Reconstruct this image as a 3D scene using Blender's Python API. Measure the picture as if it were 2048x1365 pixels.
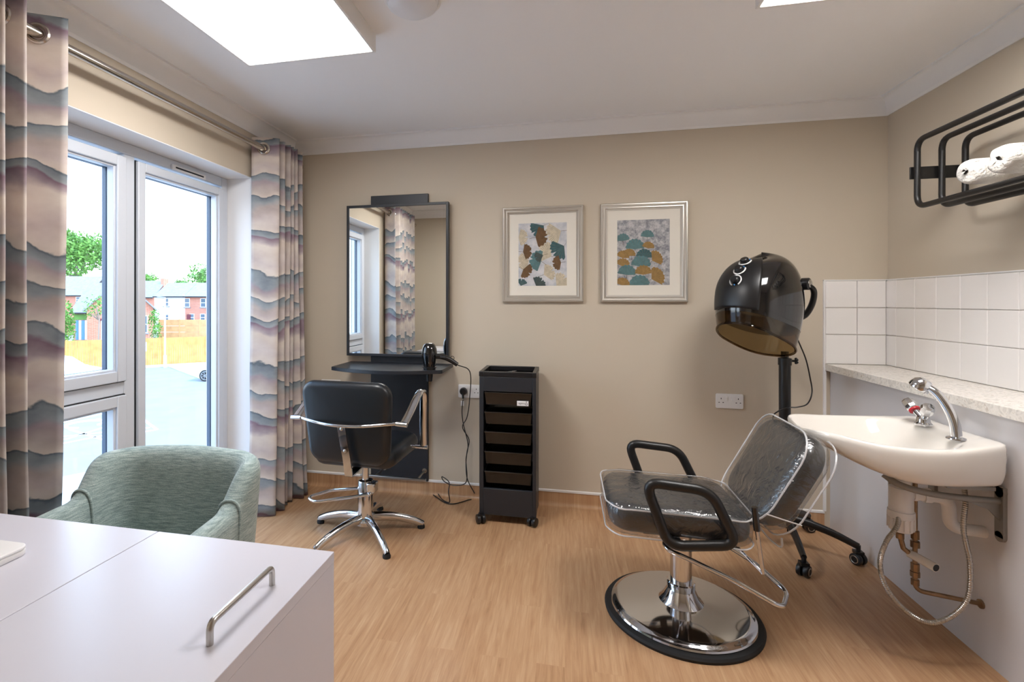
import bpy, bmesh, math, random
from mathutils import Vector, Matrix, noise
random.seed(7)
for o in list(bpy.data.objects): bpy.data.objects.remove(o)
SC = bpy.context.scene
COL = SC.collection

# ------------------------------------------------------------------ camera
FPX, PX, HY, CAMH = 1005.0, 910.0, 604.0, 1.28
TH = math.atan(220/1005.0); CT, ST = math.cos(TH), math.sin(TH)
cam_d = bpy.data.cameras.new('camera'); cam = bpy.data.objects.new('camera', cam_d); COL.objects.link(cam)
cam_d.sensor_fit = 'HORIZONTAL'; cam_d.sensor_width = 36; cam_d.lens = FPX/2048*36
cam_d.shift_x = (1024-PX)/2048; cam_d.shift_y = -(682.5-HY)/2048
cam_d.clip_start = 0.02; cam_d.clip_end = 500
cam.location = (0, 0, CAMH); cam.rotation_euler = (math.pi/2, 0, TH)
SC.camera = cam
# ------------------------------------------------------------------ world, sun, exposure
SKY, SUN, PANEL, EXPO = 3.3, 2.1, 14.5, 0.85
W = bpy.data.worlds.new('sky'); SC.world = W; W.use_nodes = True
wn = W.node_tree; wn.nodes.clear()
wo = wn.nodes.new('ShaderNodeOutputWorld'); wb = wn.nodes.new('ShaderNodeBackground')
wg = wn.nodes.new('ShaderNodeTexCoord'); ws = wn.nodes.new('ShaderNodeSeparateXYZ'); wr = wn.nodes.new('ShaderNodeValToRGB')
wr.color_ramp.elements[0].position = 0.0; wr.color_ramp.elements[0].color = (0.80, 0.90, 1, 1)
wr.color_ramp.elements[1].position = 0.7; wr.color_ramp.elements[1].color = (0.34, 0.60, 1, 1)
wn.links.new(wg.outputs['Generated'], ws.inputs[0]); wn.links.new(ws.outputs['Z'], wr.inputs[0])
wn.links.new(wr.outputs[0], wb.inputs[0]); wb.inputs[1].default_value = SKY; wn.links.new(wb.outputs[0], wo.inputs[0])
sd = bpy.data.lights.new('sun', 'SUN'); so = bpy.data.objects.new('sun', sd); COL.objects.link(so)
sd.energy = SUN; sd.angle = 0.009; sd.color = (1, 0.95, 0.86)
so.rotation_euler = Vector((-0.62, 0.02, -0.78)).to_track_quat('-Z', 'Y').to_euler(); so.location = (10, 0, 12)
V = SC.view_settings; V.view_transform = 'Standard'; V.look = 'None'; V.exposure = EXPO; V.gamma = 1; V.use_curve_mapping = False
SC.display_settings.display_device = 'sRGB'
SC.cycles.use_denoising = True
SC.cycles.max_bounces = 12; SC.cycles.transparent_max_bounces = 16; SC.cycles.diffuse_bounces = 5
SC.cycles.sample_clamp_indirect = 6

# ------------------------------------------------------------------ pixel helpers (a pixel is a direction only)
def ray(x, y):
    r = (x-PX)/FPX
    return Vector((r*CT-ST, r*ST+CT, (HY-y)/FPX))
def onY(x, y, Y): d = ray(x, y); k = Y/d.y; return Vector((d.x*k, Y, CAMH+d.z*k))
def onX(x, y, X): d = ray(x, y); k = X/d.x; return Vector((X, d.y*k, CAMH+d.z*k))
def onZ(x, y, Z): d = ray(x, y); k = (Z-CAMH)/d.z; return Vector((d.x*k, d.y*k, Z))
def atW(x, y, w): d = ray(x, y); return Vector((d.x*w, d.y*w, CAMH+d.z*w))

# ------------------------------------------------------------------ materials
def lin(c):
    return tuple(((v/255)/12.92 if v/255 <= 0.04045 else ((v/255+0.055)/1.055)**2.4) for v in c)
def nt(name):
    m = bpy.data.materials.new(name); m.use_nodes = True
    return m, m.node_tree, m.node_tree.nodes['Principled BSDF']
def mat(name, rgb, rough=0.5, metal=0.0, spec=0.5, bump=0, bscale=200, coat=0, trans=0, ior=None, sheen=0, var=0, vscale=5, emis=0):
    m, t, b = nt(name); c = lin(rgb)
    b.inputs['Base Color'].default_value = (*c, 1); b.inputs['Roughness'].default_value = rough
    b.inputs['Metallic'].default_value = metal; b.inputs['Specular IOR Level'].default_value = spec
    b.inputs['Coat Weight'].default_value = coat; b.inputs['Coat Roughness'].default_value = 0.05
    b.inputs['Transmission Weight'].default_value = trans; b.inputs['Sheen Weight'].default_value = sheen
    if ior: b.inputs['IOR'].default_value = ior
    if emis: b.inputs['Emission Color'].default_value = (*c, 1); b.inputs['Emission Strength'].default_value = emis
    tc = t.nodes.new('ShaderNodeTexCoord')
    if var:
        n = t.nodes.new('ShaderNodeTexNoise'); n.inputs['Scale'].default_value = vscale; n.inputs['Detail'].default_value = 5
        r = t.nodes.new('ShaderNodeValToRGB')
        r.color_ramp.elements[0].position = .3; r.color_ramp.elements[1].position = .7
        r.color_ramp.elements[0].color = (*[v*(1-var) for v in c], 1); r.color_ramp.elements[1].color = (*[min(1, v*(1+var)) for v in c], 1)
        t.links.new(tc.outputs['Object'], n.inputs['Vector']); t.links.new(n.outputs[0], r.inputs[0]); t.links.new(r.outputs[0], b.inputs['Base Color'])
    if bump:
        n = t.nodes.new('ShaderNodeTexNoise'); n.inputs['Scale'].default_value = bscale; n.inputs['Detail'].default_value = 3
        p = t.nodes.new('ShaderNodeBump'); p.inputs['Strength'].default_value = bump; p.inputs['Distance'].default_value = 0.002
        t.links.new(tc.outputs['Object'], n.inputs['Vector']); t.links.new(n.outputs[0], p.inputs['Height']); t.links.new(p.outputs[0], b.inputs['Normal'])
    return m
def thin_glass(name, tint=(1, 1, 1), f0=.04, rough=0.0, haze=0, hazecol=(0.8, 0.8, 0.8), bump=0, bscale=30):
    m = bpy.data.materials.new(name); m.use_nodes = True; t = m.node_tree; t.nodes.clear()
    o = t.nodes.new('ShaderNodeOutputMaterial'); mx = t.nodes.new('ShaderNodeMixShader'); ge = t.nodes.new('ShaderNodeNewGeometry')
    tr = t.nodes.new('ShaderNodeBsdfTransparent'); g = t.nodes.new('ShaderNodeBsdfGlossy')
    tr.inputs[0].default_value = (*tint, 1); g.inputs['Roughness'].default_value = rough
    d_ = t.nodes.new('ShaderNodeVectorMath'); d_.operation = 'DOT_PRODUCT'; t.links.new(ge.outputs['Incoming'], d_.inputs[0])
    if bump:
        tc = t.nodes.new('ShaderNodeTexCoord'); n = t.nodes.new('ShaderNodeTexNoise'); n.inputs['Scale'].default_value = bscale; n.inputs['Detail'].default_value = 3; n.inputs['Distortion'].default_value = 1.5
        p = t.nodes.new('ShaderNodeBump'); p.inputs['Strength'].default_value = bump; p.inputs['Distance'].default_value = .02
        t.links.new(tc.outputs['Object'], n.inputs['Vector']); t.links.new(n.outputs[0], p.inputs['Height']); t.links.new(p.outputs[0], g.inputs['Normal']); t.links.new(p.outputs[0], d_.inputs[1])
    else: t.links.new(ge.outputs['Normal'], d_.inputs[1])
    c = math_n(t, 'ABSOLUTE', d_.outputs['Value']); k = math_n(t, 'POWER', math_n(t, 'SUBTRACT', 1.0, c), 5.0)
    fac = math_n(t, 'ADD', math_n(t, 'MULTIPLY', k, 1-f0), f0)
    last = tr
    if haze:
        d = t.nodes.new('ShaderNodeBsdfDiffuse'); d.inputs[0].default_value = (*hazecol, 1)
        m2 = t.nodes.new('ShaderNodeMixShader'); m2.inputs[0].default_value = haze
        t.links.new(tr.outputs[0], m2.inputs[1]); t.links.new(d.outputs[0], m2.inputs[2]); last = m2
    t.links.new(fac, mx.inputs[0]); t.links.new(last.outputs[0], mx.inputs[1]); t.links.new(g.outputs[0], mx.inputs[2])
    t.links.new(mx.outputs[0], o.inputs[0]); return m
def N(t, kind, **kw):
    n = t.nodes.new(kind)
    for k, v in kw.items(): setattr(n, k, v)
    return n
def ramp(t, stops, interp='LINEAR'):
    r = t.nodes.new('ShaderNodeValToRGB'); cr = r.color_ramp; cr.interpolation = interp
    while len(cr.elements) < len(stops): cr.elements.new(0.5)
    for e, (p, c) in zip(cr.elements, stops): e.position = p; e.color = (*c, 1)
    return r
def math_n(t, op, a, b=None):
    n = t.nodes.new('ShaderNodeMath'); n.operation = op
    for i, v in enumerate((a, b)):
        if v is None: continue
        if isinstance(v, (int, float)): n.inputs[i].default_value = v
        else: t.links.new(v, n.inputs[i])
    return n.outputs[0]

M = {}
M['wall'] = mat('wall_paint_beige', (200, 188, 170), 0.85, spec=.25, bump=.08, bscale=350)
M['ceiling'] = mat('ceiling_paint', (243, 243, 245), 0.9, spec=.2)
M['cornice'] = mat('cornice_paint', (240, 239, 239), 0.75, spec=.3)
M['white_trim'] = mat('white_trim', (232, 230, 228), 0.45)
M['upvc'] = mat('white_upvc', (208, 213, 221), 0.28, spec=.5)
M['anthracite'] = mat('anthracite_frame', (70, 84, 104), 0.4)
M['gasket'] = mat('black_gasket', (25, 27, 30), 0.6)
M['boxing'] = mat('white_laminate_panel', (214, 212, 214), 0.35, spec=.4)
M['tile'] = mat('white_ceramic_tile', (236, 232, 229), 0.16, spec=.5)
M['grout'] = mat('pale_grout', (216, 209, 203), 0.8)
M['black_matt'] = mat('black_laminate', (34, 37, 43), 0.42, bump=.05, bscale=300)
M['black_vinyl'] = mat('black_vinyl', (27, 30, 34), 0.33, bump=.06, bscale=420, spec=.5)
M['black_gloss'] = mat('black_gloss_plastic', (14, 14, 16), 0.10, coat=.6)
M['black_plastic'] = mat('black_plastic', (20, 20, 22), 0.35)
M['black_satin'] = mat('black_powder_coat', (22, 21, 21), 0.38)
M['rubber'] = mat('black_rubber', (20, 20, 21), 0.7)
M['chrome'] = mat('chrome', (214, 216, 220), 0.07, 1.0)
M['steel'] = mat('brushed_steel', (188, 184, 178), 0.28, 1.0)
M['nickel'] = mat('satin_nickel', (196, 188, 178), 0.22, 1.0)
M['cast'] = mat('grey_cast_metal', (150, 147, 142), 0.55, .6, bump=.2, bscale=120)
M['brass'] = mat('aged_copper_fittings', (150, 124, 98), 0.38, .9, var=.25, vscale=40)
M['ceramic'] = mat('white_ceramic', (236, 231, 223), 0.09, coat=.4)
M['white_plastic'] = mat('white_plastic', (232, 231, 231), 0.35)
M['red'] = mat('red_ring', (190, 30, 45), 0.3)
M['blue'] = mat('blue_mark', (60, 130, 200), 0.4)
M['desk'] = mat('white_laminate_desk', (206, 205, 215), 0.28, spec=.5)
M['seam'] = mat('dark_joint', (110, 108, 116), 0.7)
M['silver'] = mat('silver_frame', (205, 200, 192), 0.32, .75)
M['mount'] = mat('cream_mount_board', (232, 226, 214), 0.8)
M['glass'] = thin_glass('window_glass', (0.97, 0.985, 0.99), .02)
M['picglass'] = thin_glass('picture_glass', (1, 1, 1), .02)
M['film'] = thin_glass('clear_vinyl_film', (0.93, 0.93, 0.93), .10, 0.07, .03, (.7, .7, .7), .6, 14)
M['film_edge'] = thin_glass('clear_vinyl_welt', (0.85, 0.85, 0.85), .06, 0.15, .55, (.8, .79, .8))
M['amber'] = thin_glass('smoked_amber_visor', (0.42, 0.31, 0.17), .05, 0.02)
M['smoke'] = thin_glass('smoked_plastic', (0.20, 0.18, 0.16), .05, 0.08, .10, (.10, .09, .08))
M['mirror'] = mat('mirror_glass', (236, 238, 236), 0.0, 1.0)
M['panel'] = mat('led_panel', (255, 252, 250), 0.5, emis=PANEL)
M['opal'] = mat('opal_diffuser', (228, 229, 234), 0.35)
M['grey_text'] = mat('grey_print', (85, 80, 82), 0.7)

def towel_mat():
    m, t, b = nt('white_terry'); b.inputs['Base Color'].default_value = (*lin((232, 228, 220)), 1); b.inputs['Roughness'].default_value = .95
    b.inputs['Sheen Weight'].default_value = .4
    tc = N(t, 'ShaderNodeTexCoord'); n = N(t, 'ShaderNodeTexNoise'); n.inputs['Scale'].default_value = 130; n.inputs['Detail'].default_value = 6
    p = N(t, 'ShaderNodeBump'); p.inputs['Strength'].default_value = 1; p.inputs['Distance'].default_value = .009
    t.links.new(tc.outputs['Object'], n.inputs['Vector']); t.links.new(n.outputs[0], p.inputs['Height']); t.links.new(p.outputs[0], b.inputs['Normal']); return m
M['terry'] = towel_mat()
def floor_mat():
    m, t, b = nt('wood_effect_vinyl')
    tc = N(t, 'ShaderNodeTexCoord'); mp = N(t, 'ShaderNodeMapping'); mp.inputs['Rotation'].default_value = (0, 0, math.pi/2)
    t.links.new(tc.outputs['Object'], mp.inputs[0])
    br = N(t, 'ShaderNodeTexBrick'); br.offset = .37; br.inputs['Scale'].default_value = 1; br.inputs['Brick Width'].default_value = .9
    br.inputs['Row Height'].default_value = .1; br.inputs['Mortar Size'].default_value = .0008; br.inputs['Mortar Smooth'].default_value = .6; br.inputs['Bias'].default_value = 0
    br.inputs['Color1'].default_value = (0, 0, 0, 1); br.inputs['Color2'].default_value = (1, 1, 1, 1); br.inputs['Mortar'].default_value = (.5, .5, .5, 1)
    t.links.new(mp.outputs[0], br.inputs['Vector'])
    # per-plank shift of the grain
    sc_ = N(t, 'ShaderNodeMapping'); sc_.inputs['Scale'].default_value = (2.2, 34, 1)
    ad = N(t, 'ShaderNodeVectorMath', operation='MULTIPLY_ADD'); ad.inputs[1].default_value = (7, 3, 5)
    t.links.new(br.outputs['Color'], ad.inputs[0]); t.links.new(mp.outputs[0], ad.inputs[2]); t.links.new(ad.outputs[0], sc_.inputs[0])
    n1 = N(t, 'ShaderNodeTexNoise'); n1.inputs['Scale'].default_value = 1.6; n1.inputs['Detail'].default_value = 8; n1.inputs['Roughness'].default_value = .62; n1.inputs['Distortion'].default_value = .6
    t.links.new(sc_.outputs[0], n1.inputs['Vector'])
    s2 = N(t, 'ShaderNodeMapping'); s2.inputs['Scale'].default_value = (9, 150, 1); t.links.new(ad.outputs[0], s2.inputs[0])
    n2 = N(t, 'ShaderNodeTexNoise'); n2.inputs['Scale'].default_value = 1.2; n2.inputs['Detail'].default_value = 4; t.links.new(s2.outputs[0], n2.inputs['Vector'])
    g = math_n(t, 'ADD', math_n(t, 'MULTIPLY', n1.outputs[0], .8), math_n(t, 'MULTIPLY', n2.outputs[0], .25))
    g = math_n(t, 'ADD', g, math_n(t, 'MULTIPLY', br.outputs['Color'], .10))
    r = ramp(t, [(.30, lin((142, 104, 72))), (.46, lin((174, 133, 97))), (.62, lin((188, 149, 112))), (.85, lin((204, 168, 132)))])
    t.links.new(g, r.inputs[0]); t.links.new(r.outputs[0], b.inputs['Base Color'])
    b.inputs['Roughness'].default_value = .36; b.inputs['Specular IOR Level'].default_value = .42
    p = N(t, 'ShaderNodeBump'); p.inputs['Strength'].default_value = .06; p.inputs['Distance'].default_value = .001
    t.links.new(n2.outputs[0], p.inputs['Height']); t.links.new(p.outputs[0], b.inputs['Normal'])
    return m
M['floor'] = floor_mat()
def quartz():
    m, t, b = nt('pale_quartz'); tc = N(t, 'ShaderNodeTexCoord'); n = N(t, 'ShaderNodeTexNoise'); n.inputs['Scale'].default_value = 42; n.inputs['Detail'].default_value = 10; n.inputs['Distortion'].default_value = 1.2
    t.links.new(tc.outputs['Object'], n.inputs['Vector']); r = ramp(t, [(.3, lin((205, 200, 192))), (.5, lin((231, 226, 218))), (.58, lin((238, 233, 225))), (.66, lin((208, 198, 186)))])
    t.links.new(n.outputs[0], r.inputs[0]); t.links.new(r.outputs[0], b.inputs['Base Color']); b.inputs['Roughness'].default_value = .22; return m
M['quartz'] = quartz()
def curtain_mat():
    m, t, b = nt('watercolour_curtain'); uv = N(t, 'ShaderNodeUVMap'); uv.uv_map = 'cloth'
    sp = N(t, 'ShaderNodeSeparateXYZ'); t.links.new(uv.outputs[0], sp.inputs[0])
    def nz(sx, sy, sc, det, off=0):
        mp = N(t, 'ShaderNodeMapping'); mp.inputs['Scale'].default_value = (sx, sy, 1); mp.inputs['Location'].default_value = (off, off*.7, 0)
        t.links.new(uv.outputs[0], mp.inputs[0]); n = N(t, 'ShaderNodeTexNoise'); n.inputs['Scale'].default_value = sc; n.inputs['Detail'].default_value = det
        t.links.new(mp.outputs[0], n.inputs['Vector']); return n.outputs[0]
    ridge = math_n(t, 'ADD', nz(1, .8, 4.2, 1.2), math_n(t, 'MULTIPLY', math_n(t, 'SUBTRACT', nz(1, 1.3, 11, 4, 5.3), .5), .22))
    v = math_n(t, 'DIVIDE', sp.outputs['Y'], .56)
    v = math_n(t, 'ADD', v, math_n(t, 'MULTIPLY', math_n(t, 'SUBTRACT', ridge, .5), .42))
    fr = math_n(t, 'FRACT', math_n(t, 'ADD', v, .155))
    cream = lin((230, 219, 209)); pink = lin((216, 204, 200)); mauve = lin((186, 172, 176)); purple = lin((150, 128, 140)); slate = lin((146, 155, 161)); dark = lin((112, 122, 130)); slate2 = lin((170, 176, 180)); taupe = lin((202, 190, 184))
    r = ramp(t, [(0, cream), (.05, cream), (.10, mauve), (.165, purple), (.185, slate2), (.235, slate), (.25, dark), (.258, cream), (.33, pink), (.40, taupe), (.455, slate2), (.50, slate),
                 (.512, dark), (.52, cream), (.60, taupe), (.665, mauve), (.70, slate2), (.76, slate), (.775, dark), (.783, cream), (.88, pink), (1, cream)])
    t.links.new(fr, r.inputs[0])
    # soft wash variation
    w = nz(1, 1.6, 7, 6, 3.1)
    mx = N(t, 'ShaderNodeMix', data_type='RGBA', blend_type='SOFT_LIGHT'); mx.inputs[0].default_value = .75
    wr_ = ramp(t, [(.3, (.25, .25, .27)), (.7, (.75, .73, .7))]); t.links.new(w, wr_.inputs[0])
    t.links.new(r.outputs[0], mx.inputs[6]); t.links.new(wr_.outputs[0], mx.inputs[7])
    t.links.new(mx.outputs[2], b.inputs['Base Color']); b.inputs['Roughness'].default_value = .85; b.inputs['Specular IOR Level'].default_value = .2
    # woven slub
    s = nz(600, 60, 1, 2); p = N(t, 'ShaderNodeBump'); p.inputs['Strength'].default_value = .12; p.inputs['Distance'].default_value = .001
    t.links.new(s, p.inputs['Height']); t.links.new(p.outputs[0], b.inputs['Normal'])
    # a little daylight passes through the cloth
    tl = N(t, 'ShaderNodeBsdfTranslucent'); t.links.new(mx.outputs[2], tl.inputs[0]); ms = N(t, 'ShaderNodeMixShader'); ms.inputs[0].default_value = .28
    out = t.nodes['Material Output']; t.links.new(b.outputs[0], ms.inputs[1]); t.links.new(tl.outputs[0], ms.inputs[2]); t.links.new(ms.outputs[0], out.inputs[0])
    return m
M['curtain'] = curtain_mat()
def teal_mat():
    m, t, b = nt('sage_woven_fabric'); tc = N(t, 'ShaderNodeTexCoord')
    def nz(s, sc, d):
        mp = N(t, 'ShaderNodeMapping'); mp.inputs['Scale'].default_value = s; t.links.new(tc.outputs['Object'], mp.inputs[0])
        n = N(t, 'ShaderNodeTexNoise'); n.inputs['Scale'].default_value = sc; n.inputs['Detail'].default_value = d; t.links.new(mp.outputs[0], n.inputs['Vector']); return n.outputs[0]
    a = nz((18, 18, 190), 1.6, 3); c = nz((150, 150, 150), 2.2, 2)
    g = math_n(t, 'ADD', math_n(t, 'MULTIPLY', a, .65), math_n(t, 'MULTIPLY', c, .35))
    r = ramp(t, [(.36, lin((122, 140, 138))), (.5, lin((150, 167, 164))), (.66, lin((182, 196, 192)))])
    t.links.new(g, r.inputs[0]); t.links.new(r.outputs[0], b.inputs['Base Color']); b.inputs['Roughness'].default_value = .9; b.inputs['Specular IOR Level'].default_value = .2; b.inputs['Sheen Weight'].default_value = .25
    p = N(t, 'ShaderNodeBump'); p.inputs['Strength'].default_value = .5; p.inputs['Distance'].default_value = .002
    t.links.new(g, p.inputs['Height']); t.links.new(p.outputs[0], b.inputs['Normal']); return m
M['teal'] = teal_mat()
def brick_mat(name, c1, c2):
    m, t, b = nt(name); tc = N(t, 'ShaderNodeTexCoord'); mp = N(t, 'ShaderNodeMapping'); mp.inputs['Rotation'].default_value = (math.pi/2, 0, 0)
    t.links.new(tc.outputs['Object'], mp.inputs[0]); br = N(t, 'ShaderNodeTexBrick'); br.inputs['Scale'].default_value = 1; br.inputs['Brick Width'].default_value = .225; br.inputs['Row Height'].default_value = .075; br.inputs['Mortar Size'].default_value = .008
    br.inputs['Color1'].default_value = (*lin(c1), 1); br.inputs['Color2'].default_value = (*lin(c2), 1); br.inputs['Mortar'].default_value = (*lin((190, 170, 155)), 1)
    t.links.new(mp.outputs[0], br.inputs['Vector']); t.links.new(br.outputs[0], b.inputs['Base Color']); b.inputs['Roughness'].default_value = .9; return m
M['brick'] = brick_mat('red_brick', (196, 112, 84), (208, 130, 100))
M['slate'] = mat('grey_roof_slate', (140, 142, 148), .8, var=.12, vscale=3)
M['render'] = mat('white_render', (236, 234, 230), .9)
M['timber'] = mat('new_fence_timber', (206, 150, 84), .8, var=.18, vscale=2.5)
M['timber2'] = mat('pale_fence_timber', (214, 170, 116), .8, var=.12, vscale=2.5)
M['tarmac'] = mat('grey_tarmac', (136, 137, 138), .9, var=.05, vscale=1.2)
M['paving'] = mat('pale_concrete_paving', (176, 176, 172), .9, var=.04, vscale=1)
M['paint_line'] = mat('white_road_paint', (245, 245, 245), .8)
M['grass'] = mat('dry_verge', (196, 186, 140), .95, var=.2, vscale=1.5)
M['leaf'] = mat('leaf_green', (96, 142, 58), .7, var=.35, vscale=.9)
M['bark'] = mat('tree_bark', (150, 138, 124), .9)
M['carpaint'] = mat('white_car_paint', (232, 234, 238), .2, coat=.8)
M['carglass'] = mat('dark_car_glass', (40, 48, 56), .08)
M['tyre'] = mat('tyre_rubber', (38, 38, 40), .8)
M['alloy'] = mat('alloy_wheel', (180, 184, 190), .35, .8)
M['winglass'] = mat('far_window_glass', (92, 108, 122), .12)
M['door_red'] = mat('maroon_door', (110, 44, 52), .5)
M['bluecurt'] = mat('blue_shutter', (92, 140, 190), .6)
M['teal_sign'] = mat('teal_sign', (60, 190, 180), .5)

# ------------------------------------------------------------------ mesh builder
class MB:
    def __init__(s, T=None): s.v = []; s.f = []; s.mi = []; s.T = T or Matrix(); s.uv = None
    def add(s, vs, fs, mi=0):
        b = len(s.v); s.v += [s.T @ Vector(p) for p in vs]
        for f in fs: s.f.append([i+b for i in f]); s.mi.append(mi)
    def box(s, lo, hi, mi=0):
        (a, b, c), (d, e, f) = lo, hi
        s.add([(a, b, c), (d, b, c), (d, e, c), (a, e, c), (a, b, f), (d, b, f), (d, e, f), (a, e, f)],
              [(0, 3, 2, 1), (4, 5, 6, 7), (0, 1, 5, 4), (1, 2, 6, 5), (2, 3, 7, 6), (3, 0, 4, 7)], mi); return s
    def cbox(s, c, d, mi=0): return s.box([c[i]-d[i]/2 for i in range(3)], [c[i]+d[i]/2 for i in range(3)], mi)
    def obox(s, p0, p1, w, h, up=(0, 0, 1), mi=0):           # bar from p0 to p1
        p0, p1 = Vector(p0), Vector(p1); d = (p1-p0).normalized(); u = Vector(up); x = d.cross(u).normalized(); u = x.cross(d)
        r = [[p+x*(a*w/2)+u*(b*h/2) for a, b in ((-1, -1), (1, -1), (1, 1), (-1, 1))] for p in (p0, p1)]
        s.loft(r, True, True, mi); return s
    def loft(s, rings, closed=True, cap=True, mi=0):
        n = len(rings[0]); vs = [p for r in rings for p in r]; fs = []
        for i in range(len(rings)-1):
            for j in range(n if closed else n-1):
                k = (j+1) % n; fs.append((i*n+j, i*n+k, (i+1)*n+k, (i+1)*n+j))
        if cap and closed: fs.append(tuple(range(n-1, -1, -1))); fs.append(tuple((len(rings)-1)*n+j for j in range(n)))
        s.add(vs, fs, mi); return s
    def cyl(s, p0, p1, r0, r1=None, n=24, mi=0, cap=True):
        p0, p1 = Vector(p0), Vector(p1); r1 = r0 if r1 is None else r1; d = (p1-p0).normalized()
        x = d.orthogonal().normalized(); y = d.cross(x)
        ring = lambda p, r: [p+(x*math.cos(a)+y*math.sin(a))*r for a in [2*math.pi*i/n for i in range(n)]]
        return s.loft([ring(p0, r0), ring(p1, r1)], True, cap, mi)
    def lathe(s, prof, c=(0, 0, 0), n=40, axis=(0, 0, 1), mi=0):
        d = Vector(axis).normalized(); x = Vector((1, 0, 0)) if abs(d.z) > .9 else d.orthogonal().normalized(); y = d.cross(x); c = Vector(c)
        rings = [[c+d*z+(x*math.cos(2*math.pi*i/n)+y*math.sin(2*math.pi*i/n))*max(r, 1e-5) for i in range(n)] for r, z in prof]
        return s.loft(rings, True, True, mi)
    def tube(s, pts, r, n=12, closed=False, mi=0, flat=1.0, up=None):
        P = [Vector(p) for p in pts]; m = len(P); R = r if isinstance(r, (list, tuple)) else [r]*m
        T = []
        for i in range(m):
            a = P[(i-1) % m] if (closed or i) else P[i]; b = P[(i+1) % m] if (closed or i < m-1) else P[i]; T.append((b-a).normalized())
        x = Vector(up).cross(T[0]).normalized() if up else T[0].orthogonal().normalized(); rings = []
        for i in range(m):
            if i: x = (x-T[i]*x.dot(T[i])).normalized()
            y = T[i].cross(x)
            rings.append([P[i]+(x*math.cos(2*math.pi*j/n)*flat+y*math.sin(2*math.pi*j/n))*R[i] for j in range(n)])
        if closed: rings.append(rings[0]); return s.loft(rings, True, False, mi)
        return s.loft(rings, True, True, mi)
    def ball(s, c, r, n=20, m=12, mi=0):
        r = (r, r, r) if isinstance(r, (int, float)) else r; c = Vector(c)
        rings = []
        for i in range(m+1):
            a = math.pi*i/m; k = max(math.sin(a), 1e-4)
            rings.append([c+Vector((r[0]*k*math.cos(2*math.pi*j/n), r[1]*k*math.sin(2*math.pi*j/n), -r[2]*math.cos(a))) for j in range(n)])
        return s.loft(rings, True, True, mi)
    def prism(s, poly, z0, z1, fn=None, mi=0):              # poly 2d extruded; fn maps (a,b,c)->world
        fn = fn or (lambda a, b, c: (a, b, c))
        return s.loft([[Vector(fn(a, b, z0)) for a, b in poly], [Vector(fn(a, b, z1)) for a, b in poly]], True, True, mi)
    def pad(s, w, h, r, t, er, fn, n=6, mi=0, core=5):      # rounded-rectangle cushion, fn maps (u,v,d)->point
        def rr(i):
            W, H, R = w/2-i, h/2-i, max(r-i, .002); o = []
            for cx, cy, a0 in ((W-R, H-R, 0), (-W+R, H-R, 90), (-W+R, -H+R, 180), (W-R, -H+R, 270)):
                for k in range(n+1): a = math.radians(a0+90*k/n); o.append((cx+R*math.cos(a), cy+R*math.sin(a)))
            return o
        pr = []
        for k in range(core): pr.append(('c', k/core, -t/2))
        for k in range(5): a = math.pi/2*k/4; pr.append(('e', er*(1-math.sin(a)), -t/2+er*(1-math.cos(a))))
        for k in range(5): a = math.pi/2*k/4; pr.append(('e', er*(1-math.cos(a)), t/2-er*(1-math.sin(a))))
        for k in range(core-1, -1, -1): pr.append(('c', k/core, t/2))
        rings = []; base = rr(er)
        for k, a, d in pr:
            ps = [(x*max(a, .02), y*max(a, .02)) for x, y in base] if k == 'c' else rr(a)
            rings.append([Vector(fn(x, y, d)) for x, y in ps])
        return s.loft(rings, True, True, mi)
    def build(s, name, m, parent=None, smooth=35, bevel=0, sub=0, label=None):
        me = bpy.data.meshes.new(name); me.from_pydata([tuple(p) for p in s.v], [], s.f)
        for mm in (m if isinstance(m, (list, tuple)) else [m]): me.materials.append(M[mm] if isinstance(mm, str) else mm)
        me.polygons.foreach_set('material_index', s.mi)
        bm = bmesh.new(); bm.from_mesh(me); bmesh.ops.recalc_face_normals(bm, faces=bm.faces)
        if smooth:
            for f in bm.faces: f.smooth = True
            for e in bm.edges:
                if len(e.link_faces) == 2 and e.calc_face_angle(0) > math.radians(smooth): e.smooth = False
        bm.to_mesh(me); bm.free()
        o = bpy.data.objects.new(name, me); COL.objects.link(o)
        if bevel:
            b = o.modifiers.new('bevel', 'BEVEL'); b.width = bevel; b.segments = 2; b.limit_method = 'ANGLE'; b.harden_normals = False
        if sub: q = o.modifiers.new('sub', 'SUBSURF'); q.levels = q.render_levels = sub
        if parent: child(o, parent)
        if label: o['label'] = label
        return o
def child(o, parent):
    o.parent = parent
    if parent.parent is None and not parent.get('_local'): o.matrix_parent_inverse = Matrix.Translation(-parent.location)
def root(name, loc, label, cat, group=None, rotz=0, local=False):
    o = bpy.data.objects.new(name, None); COL.objects.link(o); o.location = loc; o.rotation_euler = (0, 0, rotz); o.empty_display_size = .1
    o['label'] = label; o['category'] = cat
    if group: o['group'] = group
    if local: o['_local'] = 1
    return o
def tag(o, label, cat, group=None):
    o['label'] = label; o['category'] = cat
    if group: o['group'] = group
    return o
def struct(o): o['kind'] = 'structure'; return o
def fillet(pts, rad, seg=6, closed=False):
    P = [Vector(p) for p in pts]; n = len(P); out = []
    for i in range(n):
        if not closed and i in (0, n-1): out.append(P[i]); continue
        a, b, c = P[i-1], P[i], P[(i+1) % n]; u = (a-b); v = (c-b); q = min(rad, u.length*.49, v.length*.49); u.normalize(); v.normalize()
        p0, p1 = b+u*q, b+v*q
        for k in range(seg+1): t = k/seg; out.append(p0*(1-t)**2+b*2*t*(1-t)+p1*t*t)
    return out
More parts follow.
